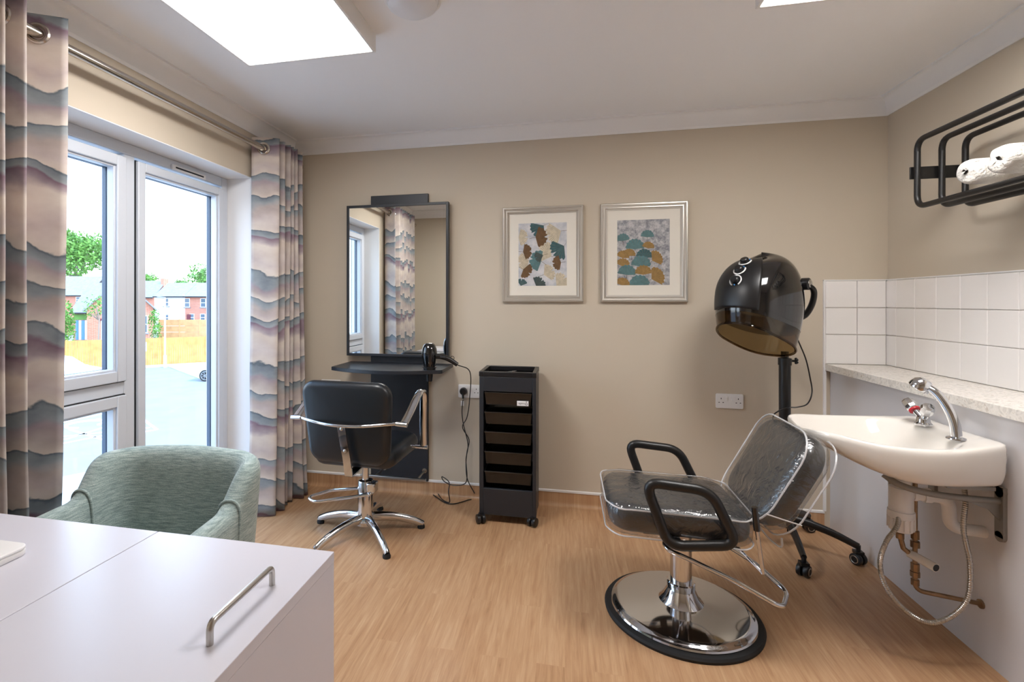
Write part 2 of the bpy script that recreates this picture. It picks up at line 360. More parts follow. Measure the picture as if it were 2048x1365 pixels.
def catmull(pts, seg=8):
    P = [Vector(p) for p in pts]; P = [P[0]*2-P[1]]+P+[P[-1]*2-P[-2]]; out = []
    for i in range(1, len(P)-2):
        for k in range(seg):
            t = k/seg; a, b, c, d = P[i-1:i+3]
            out.append(.5*((2*b)+(c-a)*t+(2*a-5*b+4*c-d)*t*t+(-a+3*b-3*c+d)*t**3))
    out.append(P[-2]); return out

# ================================================================== ROOM
BY, LX, RX, CZ, RY = 3.22, -1.87, 1.74, 2.40, 0.36      # back, left, right, ceiling, wall behind the desk
BXX, BXT = 1.46, 0.93                                    # boxing face, ledge top
WY0, WY1, WZ1 = 1.43, 2.735, 2.04                        # window opening
FX = -2.035                                              # inner face of window frame
struct(MB().box((LX-.2, -1.0, -.06), (RX+.2, BY+.2, 0)).build('floor', 'floor'))
struct(MB().box((LX-.3, -1.0, CZ), (RX+.2, BY+.2, CZ+.2)).build('ceiling', 'ceiling'))
wall_back = struct(MB().box((LX-.3, BY, 0), (RX+.2, BY+.2, CZ)).build('wall_back', 'wall'))
wall_right = struct(MB().box((RX, -1.0, 0), (RX+.2, BY, CZ)).build('wall_right', 'wall'))
wl = MB(); OX = LX-.32
wl.box((OX, WY1, 0), (LX, BY, CZ)); wl.box((OX, -1.0, 0), (LX, WY0, CZ)); wl.box((OX, WY0, WZ1), (LX, WY1, CZ))
wall_left = struct(wl.build('wall_left', 'wall'))
# plaster reveal lining of the window opening, painted white
rv = MB(); rv.box((OX+.02, WY1-.004, 0), (LX-.001, WY1, WZ1)); rv.box((OX+.02, WY0, 0), (LX-.001, WY0+.004, WZ1)); rv.box((OX+.02, WY0, WZ1-.004), (LX-.001, WY1, WZ1))
struct(rv.build('trim_1', 'cornice'))
struct(MB().box((LX, RY-.12, 0), (-.56, RY, CZ)).build('wall_rear', 'wall'))
struct(MB().box((-.68, -1.0, 0), (-.56, RY-.12, CZ)).build('wall_entrance', 'wall'))
struct(MB().box((-.68, -1.1, 0), (RX+.2, -1.0, CZ)).build('wall_front', 'wall'))
# coving: curved section swept along each wall
def coving(p0, p1, inw, name):
    d, p = .093, .062; sec = [(0, -d), (0.006, -d), (.012, -d+.012)]
    for k in range(7):
        a = math.pi/2*k/6; sec.append((.012+(p-.020)*(1-math.cos(a)), -d+.012+(d-.022)*math.sin(a)))
    sec += [(p, -.010), (p, 0), (0, 0)]
    p0, p1, inw = Vector(p0), Vector(p1), Vector(inw); along = (p1-p0).normalized()
    m = MB(); m.loft([[p0+along*a+inw*a+Vector((0, 0, z)) for a, z in sec], [p1-along*a+inw*a+Vector((0, 0, z)) for a, z in sec]], True, True)
    return struct(m.build(name, 'cornice', smooth=30))
coving((LX, BY, CZ), (RX, BY, CZ), (0, -1, 0), 'trim_2'); coving((RX, BY, CZ), (RX, -1.0, CZ), (-1, 0, 0), 'trim_3')
coving((LX, RY, CZ), (LX, BY, CZ), (1, 0, 0), 'trim_4'); coving((-.56, RY, CZ), (LX, RY, CZ), (0, 1, 0), 'trim_5')
# coved vinyl skirting with white capping
def skirt(p0, p1, inw, n):
    p0, p1, inw = Vector(p0), Vector(p1), Vector(inw); sec = [(0, 0.0005), (.032, .0005)]
    for k in range(1, 7): a = math.pi/2*k/6; sec.append((.032-.028*math.sin(a), .0005+.03*(1-math.cos(a))))
    sec += [(.004, .088), (0, .088)]
    m = MB(); m.loft([[p+inw*a+Vector((0, 0, z)) for a, z in sec] for p in (p0, p1)], True, True); o = struct(m.build('baseboard_'+n, 'floor'))
    c = MB(); c.loft([[p+inw*a+Vector((0, 0, z)) for a, z in ((0, .086), (.008, .086), (.008, .097), (0, .101))] for p in (p0, p1)], True, True)
    c.build('capping_strip', 'white_trim', o)
skirt((LX, BY, 0), (1.43, BY, 0), (0, -1, 0), 'back'); skirt((LX, WY1, 0), (LX, BY, 0), (1, 0, 0), 'left'); skirt((LX, RY, 0), (LX, WY0, 0), (1, 0, 0), 'left_near')
# boxing with quartz ledge
struct(MB().box((BXX, -1.0, 0), (RX, BY, .892)).build('wall_boxing', 'boxing'))
struct(MB().box((1.432, -1.0, .892), (RX, BY, BXT)).build('trim_6', 'quartz', bevel=.002))
struct(MB().box((1.424, BY-.012, .10), (1.436, BY, .892)).box((1.424, BY-.012, .892), (1.431, BY, 1.402)).build('trim_7', 'white_trim'))
# tiles
tb = MB().box((RX-.004, .8, BXT), (RX, BY, 1.40)); g1 = struct(tb.build('wall_right_grout', 'grout')); 
g2 = struct(MB().box((1.431, BY-.004, BXT), (RX, BY, 1.40)).build('wall_back_grout', 'grout'))
struct(MB().box((RX-.013, .8, 1.398), (RX, BY, 1.404)).box((1.424, BY-.013, 1.398), (RX, BY, 1.404)).build('trim_8', 'white_trim'))
rows = [(BXT+.002, 1.095), (1.098, 1.2455), (1.2485, 1.397)]
cols = [3.216, 3.128]; 
while cols[-1] > .85: cols.append(cols[-1]-.149)
tm = {}
def tile(a0, a1, z0, z1, axis):
    key = (round(a1-a0, 4), round(z1-z0, 4), axis)
    w, h = a1-a0, z1-z0
    if key not in tm:
        m = MB(); e = .0025; t = .009
        r = [[(x, y, z) for x, y in ((-w/2+i, -h/2+i), (w/2-i, -h/2+i), (w/2-i, h/2-i), (-w/2+i, h/2-i))] for i, z in ((0, 0), (0, t-e), (e, t))]
        conv = (lambda p: Vector((-p[2], p[0], p[1]))) if axis == 'x' else (lambda p: Vector((p[0], -p[2], p[1])))
        m.loft([[conv(p) for p in q] for q in r], True, True); o = m.build('tile', 'tile', smooth=0); tm[key] = o.data
    else: o = bpy.data.objects.new('tile', tm[key]); COL.objects.link(o)
    if axis == 'x': o.location = (RX-.003, (a0+a1)/2, (z0+z1)/2); o.parent = wall_right
    else: o.location = ((a0+a1)/2, BY-.003, (z0+z1)/2); o.parent = wall_back
for z0, z1 in rows:
    for a, b in zip(cols[1:], cols[:-1]): tile(a+.0012, b-.0012, z0, z1, 'x')
    for a, b in ((1.433, 1.5865), (1.5895, RX-.014)): tile(a, b, z0, z1, 'y')

# ================================================================== WINDOW
win = bpy.data.objects.new('window_1', None); COL.objects.link(win); win.location = (FX, (WY0+WY1)/2, 0); struct(win)
def ring_frame(y0, y1, z0, z1, w, x0, x1, name, parent, m='upvc', wb=None):
    wb = w if wb is None else wb
    q = MB(); q.box((x0, y0, z0), (x1, y0+w, z1)); q.box((x0, y1-w, z0), (x1, y1, z1)); q.box((x0, y0+w, z1-w), (x1, y1-w, z1)); q.box((x0, y0+w, z0), (x1, y1-w, z0+wb))
    return q.build(name, m, parent, bevel=.004)
MY0, MY1 = 1.985, 2.045
ring_frame(WY0+.004, WY1-.004, 0.0, WZ1-.004, .055, FX-.07, FX, 'outer_frame', win, wb=.05)
MB().box((FX-.07, MY0, .05), (FX, MY1, WZ1-.06)).build('mullion', 'upvc', win, bevel=.004)
MB().box((FX-.07, WY0+.06, .845), (FX, MY0, .905)).build('transom', 'upvc', win, bevel=.004)
def sash(y0, y1, z0, z1, name, w=.050):
    s = ring_frame(y0, y1, z0, z1, w, FX-.035, FX+.018, name, win)
    i = .052                                                        # stepped glazing bead
    ring_frame(y0+w-.002, y1-w+.002, z0+w-.002, z1-w+.002, .012, FX-.033, FX+.006, 'glazing_bead', s)
    ring_frame(y0+.004, y1-.004, z0+.004, z1-.004, w+.006, FX-.062, FX-.037, 'outer_sash', s, 'anthracite')
    MB().box((FX-.036, y0+w, z0+w), (FX-.030, y1-w, z1-w)).build('pane', 'glass', s)
    g = MB(); a, b, c, d = y0-.004, y1+.004, z0-.004, z1+.004
    for lo, hi in (((a, c), (y0, d)), ((y1, c), (b, d)), ((a, z1), (b, d)), ((a, c), (b, z0))): g.box((FX-.002, lo[0], lo[1]), (FX+.003, hi[0], hi[1]))
    g.build('gasket', 'gasket', s); return s
sash(WY0+.058, MY0-.002, .908, 1.962, 'upper_sash'); sash(WY0+.058, MY0-.002, .055, .842, 'lower_sash'); sash(MY1+.004, WY1-.06, .06, 1.962, 'door_sash', .044)
tv = MB(); tv.box((FX, 2.27, 1.980), (FX+.016, 2.52, 2.008)); tvo = tv.build('trickle_vent', 'white_plastic', win, bevel=.003)
q = MB(); q.box((FX+.0162, 2.29, 1.990), (FX+.0175, 2.50, 1.998)); q.build('vent_slot', 'gasket', tvo)

# ================================================================== CURTAINS
RODX, RODZ = -1.775, 2.205
pole = root('curtain_pole', (RODX, 2.0, RODZ), 'brushed metal curtain pole spanning above the window', 'curtain pole')
MB().tube([(RODX, .5, RODZ), (RODX, 3.12, RODZ)], .0175, 20).build('rod', 'nickel', pole)
for y in (.52, 3.13):
    MB().ball((RODX, y, RODZ), .026).build('finial', 'nickel', pole)
for y in (.72, 3.085):
    MB().cyl((RODX, y, RODZ), (LX, y, RODZ), .009).cyl((LX, y, RODZ), (LX+.008, y, RODZ), .03).build('bracket', 'nickel', pole)
def curtain(name, top, bot, label, group, zt, eye_y):
    tp = catmull(top, 9); bt = catmull(bot, 9); n = len(tp); rows_ = 44; vs = []; L = [0]
    for i in range(1, n): L.append(L[-1]+max((tp[i]-tp[i-1]).length, .004))
    for r in range(rows_+1):
        v = r/rows_; z = zt*(1-v)+.006*v; k = v*v*(1.4-.4*v)
        for i in range(n):
            p = tp[i]*(1-k)+bt[i]*k; w = .006*v*noise.noise(Vector((L[i]*9, v*5, 1.7)))
            vs.append((p.x+w, p.y+w, z+(.008*noise.noise(Vector((L[i]*12, 3, 0))) if r == rows_ else 0)))
    fs = [(r*n+i, r*n+i+1, (r+1)*n+i+1, (r+1)*n+i) for r in range(rows_) for i in range(n-1)]
    rt = root(name, (sum(p.x for p in tp)/n, sum(p.y for p in tp)/n, 0), label, 'curtain', group)
    m = MB(); m.add(vs, fs); o = m.build('cloth', 'curtain', rt, smooth=0)
    me = o.data; uvl = me.uv_layers.new(name='cloth')
    for lp in me.loops:
        vi = lp.vertex_index; uvl.data[lp.index].uv = (L[vi % n]+(0 if 'left' in label else 3.3), me.vertices[vi].co.z)
    for p in me.polygons: p.use_smooth = True
    sdm = o.modifiers.new('thick', 'SOLIDIFY'); sdm.thickness = .0022
    for i in range(n-1):                                            # an eyelet wherever the cloth crosses the pole
        a, b = tp[i], tp[i+1]
        if (a.x-RODX)*(b.x-RODX) < 0:
            t = (RODX-a.x)/(b.x-a.x); c = a.lerp(b, t); d = (b-a); nn = Vector((d.y, -d.x, 0)).normalized()
            if nn.y > 0: nn = -nn
            c3 = Vector((c.x, c.y, RODZ)); x = nn.cross(Vector((0, 0, 1))).normalized(); yv = Vector((0, 0, 1))
            e = MB(); e.tube([c3+nn*.002+(x*math.cos(a_)+yv*math.sin(a_))*.030 for a_ in [2*math.pi*k/24 for k in range(24)]], .0085, 8, True)
            e.build('eyelet', 'nickel', rt)
    return rt
top = [(-1.84, 2.688), (-1.695, 2.758)]; 
for y in (2.818, 2.885, 2.925, 2.968, 3.03): top += [(-1.852, y-.028), (-1.695, y)]
top += [(-1.85, 3.075)]
bot = [(-1.83, 2.64), (-1.69, 2.70), (-1.86, 2.735), (-1.675, 2.775), (-1.86, 2.815), (-1.70, 2.845), (-1.855, 2.875), (-1.70, 2.905), (-1.855, 2.935), (-1.655, 2.97), (-1.85, 3.00), (-1.66, 3.03), (-1.85, 3.07)]
curtain('curtain', [(x, y, 0) for x, y in top], [(x, y, 0) for x, y in bot], 'pale mountain-stripe eyelet curtain hanging beside the mirror end of the window', 'eyelet curtains at the window', 2.272, 0)
ys = [1.285-.064*k for k in range(9)][::-1]; top = []
for y in ys: top += [(-1.852, y-.03), (-1.695, y)]
top += [(-1.85, 1.325), (-1.70, 1.43)]
botl = [(x+(.012 if x > -1.8 else -.004), y-(.03 if i == len(top)-1 else 0)-(.02 if i >= len(top)-2 else 0), 0) for i, (x, y) in enumerate(top)]
curtain('curtain', [(x, y, 0) for x, y in top], botl, 'shaded mountain-stripe eyelet curtain at the left picture edge by the armchair', 'eyelet curtains at the window', 2.272, 0)

# ================================================================== CEILING FITTINGS
def ceil_light(x0, y1, label):
    x1, y0 = x0+.6, y1-.6; zb = 2.325; r = root('ceiling_light', ((x0+x1)/2, (y0+y1)/2, zb), label, 'ceiling light', 'square LED ceiling panels')
    b = MB(); t = .012
    for lo, hi in (((x0, y0), (x0+t, y1)), ((x1-t, y0), (x1, y1)), ((x0+t, y0), (x1-t, y0+t)), ((x0+t, y1-t), (x1-t, y1))): b.box((*lo, zb), (*hi, CZ))
    b.build('housing', 'white_trim', r, bevel=.002)
    MB().box((x0+t+.0005, y0+t+.0005, zb+.004), (x1-t-.0005, y1-t-.0005, zb+.012)).build('diffuser', 'panel', r)
ceil_light(-1.374, 1.987, 'square LED ceiling light nearest the window'); ceil_light(.664, 1.984, 'square LED ceiling light above the wash basin side')
sm = root('ceiling_dome_lamp', (-.545, 1.765, CZ), 'white round dome fitting on the ceiling between the two light panels', 'ceiling dome')
MB().lathe([(0, 0), (.105, 0), (.105, -.018), (.098, -.022), (0, -.022)], (-.545, 1.765, CZ)).build('base_ring', 'white_plastic', sm)
MB().lathe([(.095, -.022), (.09, -.036), (.07, -.050), (.04, -.058), (0, -.060)], (-.545, 1.765, CZ)).build('dome', 'opal', sm)

# ================================================================== STYLING STATION
st = root('styling_station', (-1.085, BY-.03, .09), 'black wall styling station with framed mirror, shelf and chrome footrest', 'mirror unit')
MB().box((-1.283, BY-.022, .093), (-.882, BY-.001, 1.995)).build('back_panel', 'black_matt', st, bevel=.002)
fr = MB(); x0, x1, z0, z1, w = -1.441, -.735, .917, 1.928, .017; ya, yb = BY-.062, BY-.023
for lo, hi in (((x0, z0), (x0+w, z1)), ((x1-w, z0), (x1, z1)), ((x0+w, z1-w), (x1-w, z1)), ((x0+w, z0), (x1-w, z0+w))): fr.box((lo[0], ya, lo[1]), (hi[0], yb, hi[1]))
mf = fr.build('mirror_frame', 'black_matt', st, bevel=.0015)
MB().box((x0+w, ya+.006, z0+w), (x1-w, ya+.011, z1-w)).build('mirror_glass', 'mirror', mf, smooth=0)
sh = [(-1.425, 3.197), (-1.425, 2.90)]
for k in range(13): a = k/12; sh.append((-1.405+.68*a, 2.885-.10*math.sin(math.pi*a)**.9))
sh += [(-.712, 2.90), (-.712, 3.197)]
MB().prism(sh, .853, .875).build('shelf', 'black_matt', st, bevel=.0015)
fb = MB().cyl((-1.285, 3.03, .165), (-.85, 3.03, .165), .0085, n=16); ft = fb.build('footrest_bar', 'steel', st)
for x in (-1.185, -.905): MB().cyl((x, 3.03, .165), (x, BY-.022, .165), .0075, n=14).lathe([(0, 0), (.016, 0), (.016, .006), (0, .006)], (x, BY-.022, .165), 16, (0, -1, 0)).build('footrest_post', 'steel', ft)
hd = MB(); hd.lathe([(.030, -.02), (.034, -.02), (.036, .012), (.044, .012), (.044, .016), (.032, .016), (.030, -.02)], (-.79, 2.895, .875), 24)
hd.build('dryer_holder', 'black_plastic', st)

# hair dryer parked nozzle-down in the shelf
hx, hy = -.79, 2.895
hr = root('hair_dryer', (hx, hy, .82), 'black hair dryer parked nozzle down at the end of the shelf, with cord and plug', 'hair dryer')
hb = MB().lathe([(0, .160), (.020, .158), (.034, .148), (.043, .125), (.046, .10), (.044, .065), (.038, .03), (.030, .004), (.026, -.012), (0, -.012)], (hx, hy, .875), 28); hb.build('body', 'black_gloss', hr)
MB().lathe([(.022, 0), (.022, -.03), (.017, -.062), (.014, -.062), (.018, -.03), (.018, 0)], (hx, hy, .868), 20).build('nozzle', 'black_plastic', hr)
hp = catmull([(hx+.02, hy, .958), (hx+.07, hy+.01, .955), (hx+.12, hy+.02, .935), (hx+.165, hy+.03, .905)], 6)
hh = MB().tube(hp, [.019-.006*i/(len(hp)-1) for i in range(len(hp))], 12).build('handle', 'black_plastic', hr)
MB().cbox((hx+.085, hy-.012, .955), (.03, .008, .012)).build('switch', 'black_gloss', hh)
MB().tube([(hx+.135+.011*math.cos(a), hy+.025, .945+.011*math.sin(a)) for a in [2*math.pi*k/14 for k in range(14)]], .0017, 6, True).build('hanging_loop', 'black_plastic', hh)
cz = [(hx+.165, hy+.03, .905)]
for x, y, Y in ((940, 745, 3.06), (939, 800, 3.12), (934, 835, 3.15), (925, 855, 3.16), (938, 880, 3.165), (934, 905, 3.17), (932, 930, 3.165), (935, 960, 3.15)): cz.append(onY(x, y, Y))
cz += [onZ(951, 994, .008), onZ(935, 1001, .006), onZ(910, 1008, .006), onZ(893, 1007, .006), onZ(876, 997, .006), onZ(863, 987, .006), onZ(872, 984, .012), onZ(885, 1000, .010), onZ(899, 1005, .010)]
cz += [onY(897, 985, 3.10), onY(898, 965, 3.14), onY(884, 954, 3.15), onY(888, 963, 3.15), onY(905, 971, 3.15), onY(928, 969, 3.15), onY(934, 955, 3.15), onY(932, 920, 3.165), onY(936, 890, 3.17), onY(927, 850, 3.175), onY(924, 825, 3.178), onY(926, 800, 3.18)]
MB().tube(catmull(cz, 8), .0032, 8).build('cord', 'black_plastic', hr)
pg = MB(); pc = onY(927, 783, BY-.02); pg.lathe([(0, 0), (.024, 0), (.025, .016), (.020, .030), (0, .032)], (pc.x, BY-.012, pc.z), 20, (0, -1, 0)); pg.tube([(pc.x, BY-.03, pc.z), (pc.x, BY-.036, pc.z-.02), (pc.x, BY-.038, pc.z-.045)], [.010, .008, .005], 10)
pgo = pg.build('plug', 'black_plastic', hr)
MB().cbox((pc.x-.004, BY-.04, pc.z-.075), (.020, .004, .032)).build('test_tag', 'white_plastic', hr)

# ================================================================== SOCKETS
def socket(x0, label):
    z0, z1 = .655, .741; xc = x0+.0735; r = root('wall_socket', (xc, BY, .698), label, 'wall socket', 'double wall sockets')
    MB().pad(.147, .086, .008, .010, .003, lambda u, v, d: (xc+u, BY-.0055+d, .698+v), 4, core=2).build('faceplate', 'white_plastic', r)
    for s in (-1, 1):
        MB().cbox((xc+s*.0185, BY-.0115, .712), (.012, .006, .020)).build('rocker_switch', 'white_plastic', r, bevel=.001)
        h = MB(); c = xc+s*.046
        h.cbox((c, BY-.0107, .713), (.004, .001, .008)); h.cbox((c-.011, BY-.0107, .690), (.007, .001, .004)); h.cbox((c+.011, BY-.0107, .690), (.007, .001, .004)); h.build('pin_holes', 'gasket', r)
socket(-.681, 'double wall socket with the black plug beside the trolley'); socket(.866, 'empty double wall socket near the hood dryer'); socket(-1.655, 'double wall socket half hidden behind the styling chair')

# ================================================================== PICTURES
def print_bg(name, a, b, s):
    m, t, p = nt(name); tc = N(t, 'ShaderNodeTexCoord'); n = N(t, 'ShaderNodeTexNoise'); n.inputs['Scale'].default_value = s; n.inputs['Detail'].default_value = 8; n.inputs['Roughness'].default_value = .7
    t.links.new(tc.outputs['Object'], n.inputs['Vector']); r = ramp(t, [(.36, lin(a)), (.62, lin(b))]); t.links.new(n.outputs[0], r.inputs[0]); t.links.new(r.outputs[0], p.inputs['Base Color']); p.inputs['Roughness'].default_value = .8; return m
M['bg1'] = print_bg('print_pale_grey', (176, 180, 188), (216, 214, 214), 14); M['bg2'] = print_bg('print_mottled_grey', (118, 120, 128), (198, 196, 196), 45)
for nme, c in (('p_teal', (54, 92, 98)), ('p_teal2', (84, 122, 126)), ('p_brown', (108, 80, 50)), ('p_gold', (152, 120, 68)), ('p_cream', (204, 192, 168)), ('p_vein', (96, 80, 60)), ('p_dark', (58, 78, 80))): M[nme] = mat('print_'+nme[2:], c, .8, var=.15, vscale=60)
PM = ['bg1', 'p_teal', 'p_teal2', 'p_brown', 'p_gold', 'p_cream', 'p_vein', 'p_dark', 'bg2']
def picture(xc, label, leaves, rect, bgi, style, pid):
    zc, w, h = 1.579, .5, .6; r = root('framed_print', (xc, BY, zc-h/2), label, 'picture', 'framed ginkgo prints')
    prof = [(0, 0), (0, .022), (.004, .027), (.010, .027), (.013, .021), (.020, .019), (.023, .022), (.029, .022), (.033, .014), (.042, .012), (.042, 0)]
    rings = [[Vector((xc+sx*(w/2-a), BY-.0005-d, zc+sz*(h/2-a))) for a, d in prof] for sx, sz in ((-1, -1), (1, -1), (1, 1), (-1, 1), (-1, -1))]
    m = MB(); n = len(prof); vs = [p for q in rings[:4] for p in q]; fs = []
    for i in range(4):
        for j in range(n): k = (j+1) % n; i2 = (i+1) % 4; fs.append((i*n+j, i*n+k, i2*n+k, i2*n+j))
    m.add(vs, fs); m.build('frame', 'silver', r, smooth=40)
    MB().box((xc-w/2+.04, BY-.009, zc-h/2+.04), (xc+w/2-.04, BY-.003, zc+h/2-.04)).build('mount', 'mount', r)
    pw, ph = .30, .396; yp = BY-.0095; x0, z0 = xc-pw/2, zc-ph/2; p = MB(); p.box((x0, yp, z0), (x0+pw, yp+.0005, z0+ph), bgi)
    rx0, ry0, rx1, ry1 = rect; cnt = [0]
    def T(a, b, lay): return (min(max(x0+(a-rx0)/(rx1-rx0)*pw, x0), x0+pw), yp-.0001-.00003*lay, min(max(z0+(ry1-b)/(ry1-ry0)*ph, z0), z0+ph))
    rnd = random.Random(pid)
    for (bx, by, ang, rad, mi, sp) in leaves:
        cnt[0] += 2; lay = cnt[0]; K = 26; pts = []
        for k in range(K+1):
            u = k/K*2-1; a = math.radians(ang+u*sp/2); rr_ = rad*(1-.10*abs(u)**3+.05*math.sin(k*1.9+bx)+.03*rnd.uniform(-1, 1)); 
            if style == 1 and abs(u) < .06: rr_ *= .72
            pts.append((bx+rr_*math.cos(a), by-rr_*math.sin(a)))
        ctr = T(bx, by, lay); rim = [T(x, y, lay) for x, y in pts]
        p.add([ctr]+rim, [(0, i+1, i+2) for i in range(K)], mi)
        vm = 6 if mi in (5, 4, 3) else 4
        for k in range(1, K, 2 if mi == 5 else 3):                  # radiating veins
            x, y = pts[k]; dx, dy = x-bx, y-by; l = math.hypot(dx, dy)+1e-6; nx, ny = -dy/l*(.9 if mi == 5 else .6), dx/l*(.9 if mi == 5 else .6)
            p.add([T(bx, by, lay+1), T(bx+dx*.96+nx, by+dy*.96+ny, lay+1), T(bx+dx*.96-nx, by+dy*.96-ny, lay+1)], [(0, 1, 2)], vm)
        # stem
        a = math.radians(ang+180+rnd.uniform(-25, 25)); ex, ey = bx+rad*.55*math.cos(a), by-rad*.55*math.sin(a); nx, ny = math.sin(a)*1.5, math.cos(a)*1.5
        p.add([T(bx+nx, by+ny, lay), T(bx-nx, by-ny, lay), T(ex-nx, ey-ny, lay), T(ex+nx, ey+ny, lay)], [(0, 1, 2, 3)], 6)
    p.build('print', PM, r, smooth=0)
    MB().box((xc-w/2+.036, BY-.0155, zc-h/2+.036), (xc+w/2-.036, BY-.0140, zc+h/2-.036)).build('glazing', 'picglass', r)
L1 = [(275, 460, 0, 92, 5, 150), (692, 408, 200, 145, 5, 110), (600, 655, 150, 150, 5, 110), (378, 690, 195, 110, 5, 130), (525, 832, 25, 110, 5, 120), (648, 940, 45, 130, 5, 100),
      (525, 350, 215, 135, 1, 120), (445, 462, 0, 112, 3, 150), (722, 555, 215, 135, 1, 120), (322, 605, 5, 86, 3, 150), (500, 700, 165, 112, 2, 170), (520, 640, 200, 85, 7, 90), (692, 716, 185, 82, 3, 150), (325, 775, -35, 88, 3, 150), (300, 945, 85, 75, 1, 120), (450, 945, 45, 95, 7, 130)]
L2 = [(1530, 462, 85, 70, 2, 170), (1292, 492, 95, 72, 2, 170), (1412, 575, 90, 100, 2, 170), (1538, 570, 80, 66, 4, 160), (1290, 660, 80, 74, 4, 160), (1352, 640, 80, 70, 4, 160), (1500, 660, 85, 85, 1, 170), (1578, 690, 35, 105, 4, 120), (1468, 745, 85, 105, 2, 170), (1288, 740, 80, 78, 4, 160), (1330, 825, 85, 98, 2, 170), (1492, 825, 90, 92, 4, 160), (1572, 868, 30, 125, 4, 120), (1455, 935, 90, 108, 2, 170), (1282, 935, 80, 85, 4, 160)]
picture(-.139, 'silver framed print of scattered teal and brown ginkgo leaves', L1, (277, 325, 747, 940), 0, 1, 3)
picture(.462, 'silver framed print of layered teal and gold ginkgo fans on grey', L2, (1237, 290, 1747, 925), 8, 2, 5)

# ================================================================== TROLLEY
tr = root('salon_trolley', (-.323, 3.03, 0), 'tall black salon trolley with smoked drawers on castors', 'trolley')
TX0, TX1, TY0, TY1, TZ0, TZ1 = -.486, -.160, 2.88, 3.17, .048, .876
b = MB(); OXa, OXb, OZa, OZb = -.462, -.180, .20, .762
b.box((TX0, TY0, TZ0), (OXa, TY0+.02, TZ1-.03)); b.box((OXb, TY0, TZ0), (TX1, TY0+.02, TZ1-.03)); b.box((OXa, TY0, TZ0), (OXb, TY0+.02, OZa)); b.box((OXa, TY0, OZb), (OXb, TY0+.02, TZ1-.03))
b.box((TX0, TY0+.02, TZ0), (TX0+.015, TY1, TZ1-.03)); b.box((TX1-.015, TY0+.02, TZ0), (TX1, TY1, TZ1-.03)); b.box((TX0+.015, TY1-.015, TZ0), (TX1-.015, TY1, TZ1-.03)); b.box((TX0+.015, TY0+.02, TZ0), (TX1-.015, TY1-.015, TZ0+.02))
b.build('body', 'black_matt', tr, bevel=.002)
tp = MB(); z0, z1 = TZ1-.029, TZ1; e = .022
tp.box((TX0-.002, TY0-.002, z0), (TX0+e, TY1+.002, z1)); tp.box((TX1-e, TY0-.002, z0), (TX1+.002, TY1+.002, z1)); tp.box((TX0+e, TY0-.002, z0), (TX1-e, TY0+e, z1)); tp.box((TX0+e, TY1-e, z0), (TX1-e, TY1+.002, z1)); tp.box((TX0+e, TY0+e, z0-.012), (TX1-e, TY1-e, z0-.004))
tp.build('top_tray', 'black_plastic', tr, bevel=.003)
for k in range(5):
    zt = .752-.1145*k; zb_ = zt-.068; d = MB()
    # tapered drawer front, sides and floor
    yf = TY0+.012
    d.loft([[Vector((OXa+.006, yf, zt)), Vector((OXb-.006, yf, zt)), Vector((OXb-.006, TY1-.04, zt)), Vector((OXa+.006, TY1-.04, zt))], [Vector((OXa+.013, yf+.012, zb_)), Vector((OXb-.013, yf+.012, zb_)), Vector((OXb-.013, TY1-.05, zb_)), Vector((OXa+.013, TY1-.05, zb_))]], True, False)
    d.add([(OXa+.013, yf+.012, zb_), (OXb-.013, yf+.012, zb_), (OXb-.013, TY1-.05, zb_), (OXa+.013, TY1-.05, zb_)], [(0, 1, 2, 3)])
    do = d.build('drawer', 'smoke', tr, smooth=0)
    sl = do.modifiers.new('thick', 'SOLIDIFY'); sl.thickness = .003
    MB().tube([(OXa+.006, yf-.004, zt+.002), (OXb-.006, yf-.004, zt+.002)], .0045, 8).build('drawer_lip', 'black_gloss', do)
    for s, x in ((-1, OXa), (1, OXb)): MB().box((min(x, x-s*.005), TY0+.021, zt-.006), (max(x, x-s*.005), TY1-.03, zt)).build('drawer_rail', 'black_plastic', do)
    MB().box((OXa+.026, TY0+.05, zb_-.004), (OXb-.026, TY1-.05, zb_-.002)).build('drawer_base', 'black_plastic', do)
    if k == 0:
        lb = MB(); a = onY(1034, 802, yf); c = onY(1057, 813, yf); lb.box((a.x, yf-.002, c.z), (c.x, yf-.0005, a.z)); lo = lb.build('brand_sticker', 'white_plastic', do, label='small white printed sticker')
        tx = bpy.data.curves.new('lettering', 'FONT'); tx.body = 'agenc'; tx.size = .017; tx.align_x = 'LEFT'; tmp = bpy.data.objects.new('tmp', tx); COL.objects.link(tmp)
        dg = bpy.context.evaluated_depsgraph_get(); me = bpy.data.meshes.new_from_object(tmp.evaluated_get(dg)); bpy.data.objects.remove(tmp)
        me.materials.clear(); me.materials.append(M['grey_text']); me.transform(Matrix.Translation((a.x+.008, yf-.0023, (a.z+c.z)/2-.004)) @ Matrix.Rotation(math.pi/2, 4, 'X'))
        t_ = bpy.data.objects.new('lettering', me); COL.objects.link(t_); child(t_, lo)
        e_ = MB(); ec = Vector((c.x-.012, yf-.0024, (a.z+c.z)/2)); e_.tube([ec+Vector((.006*math.cos(q), 0, -.003+.005*math.sin(q))) for q in [2*math.pi*i/14 for i in range(14)]], .0013, 5, True); e_.prism([(0, .004), (.003, .009), (0, .014), (-.003, .009)], 0, .0004, lambda p, q, w_: (ec.x+p, ec.y+w_, ec.z+q)); e_.build('emblem', 'grey_text', lo)
def castor(m1, m2, c, r, w, ang):
    d = Vector((math.cos(ang), math.sin(ang), 0))
    for s in (-1, 1):
        m1.lathe([(0, -w*.42), (r*.7, -w*.42), (r*.95, -w*.35), (r, -w*.15), (r, w*.15), (r*.95, w*.35), (r*.7, w*.42), (0, w*.42)], Vector(c)+d*s*w*.55, 20, d)
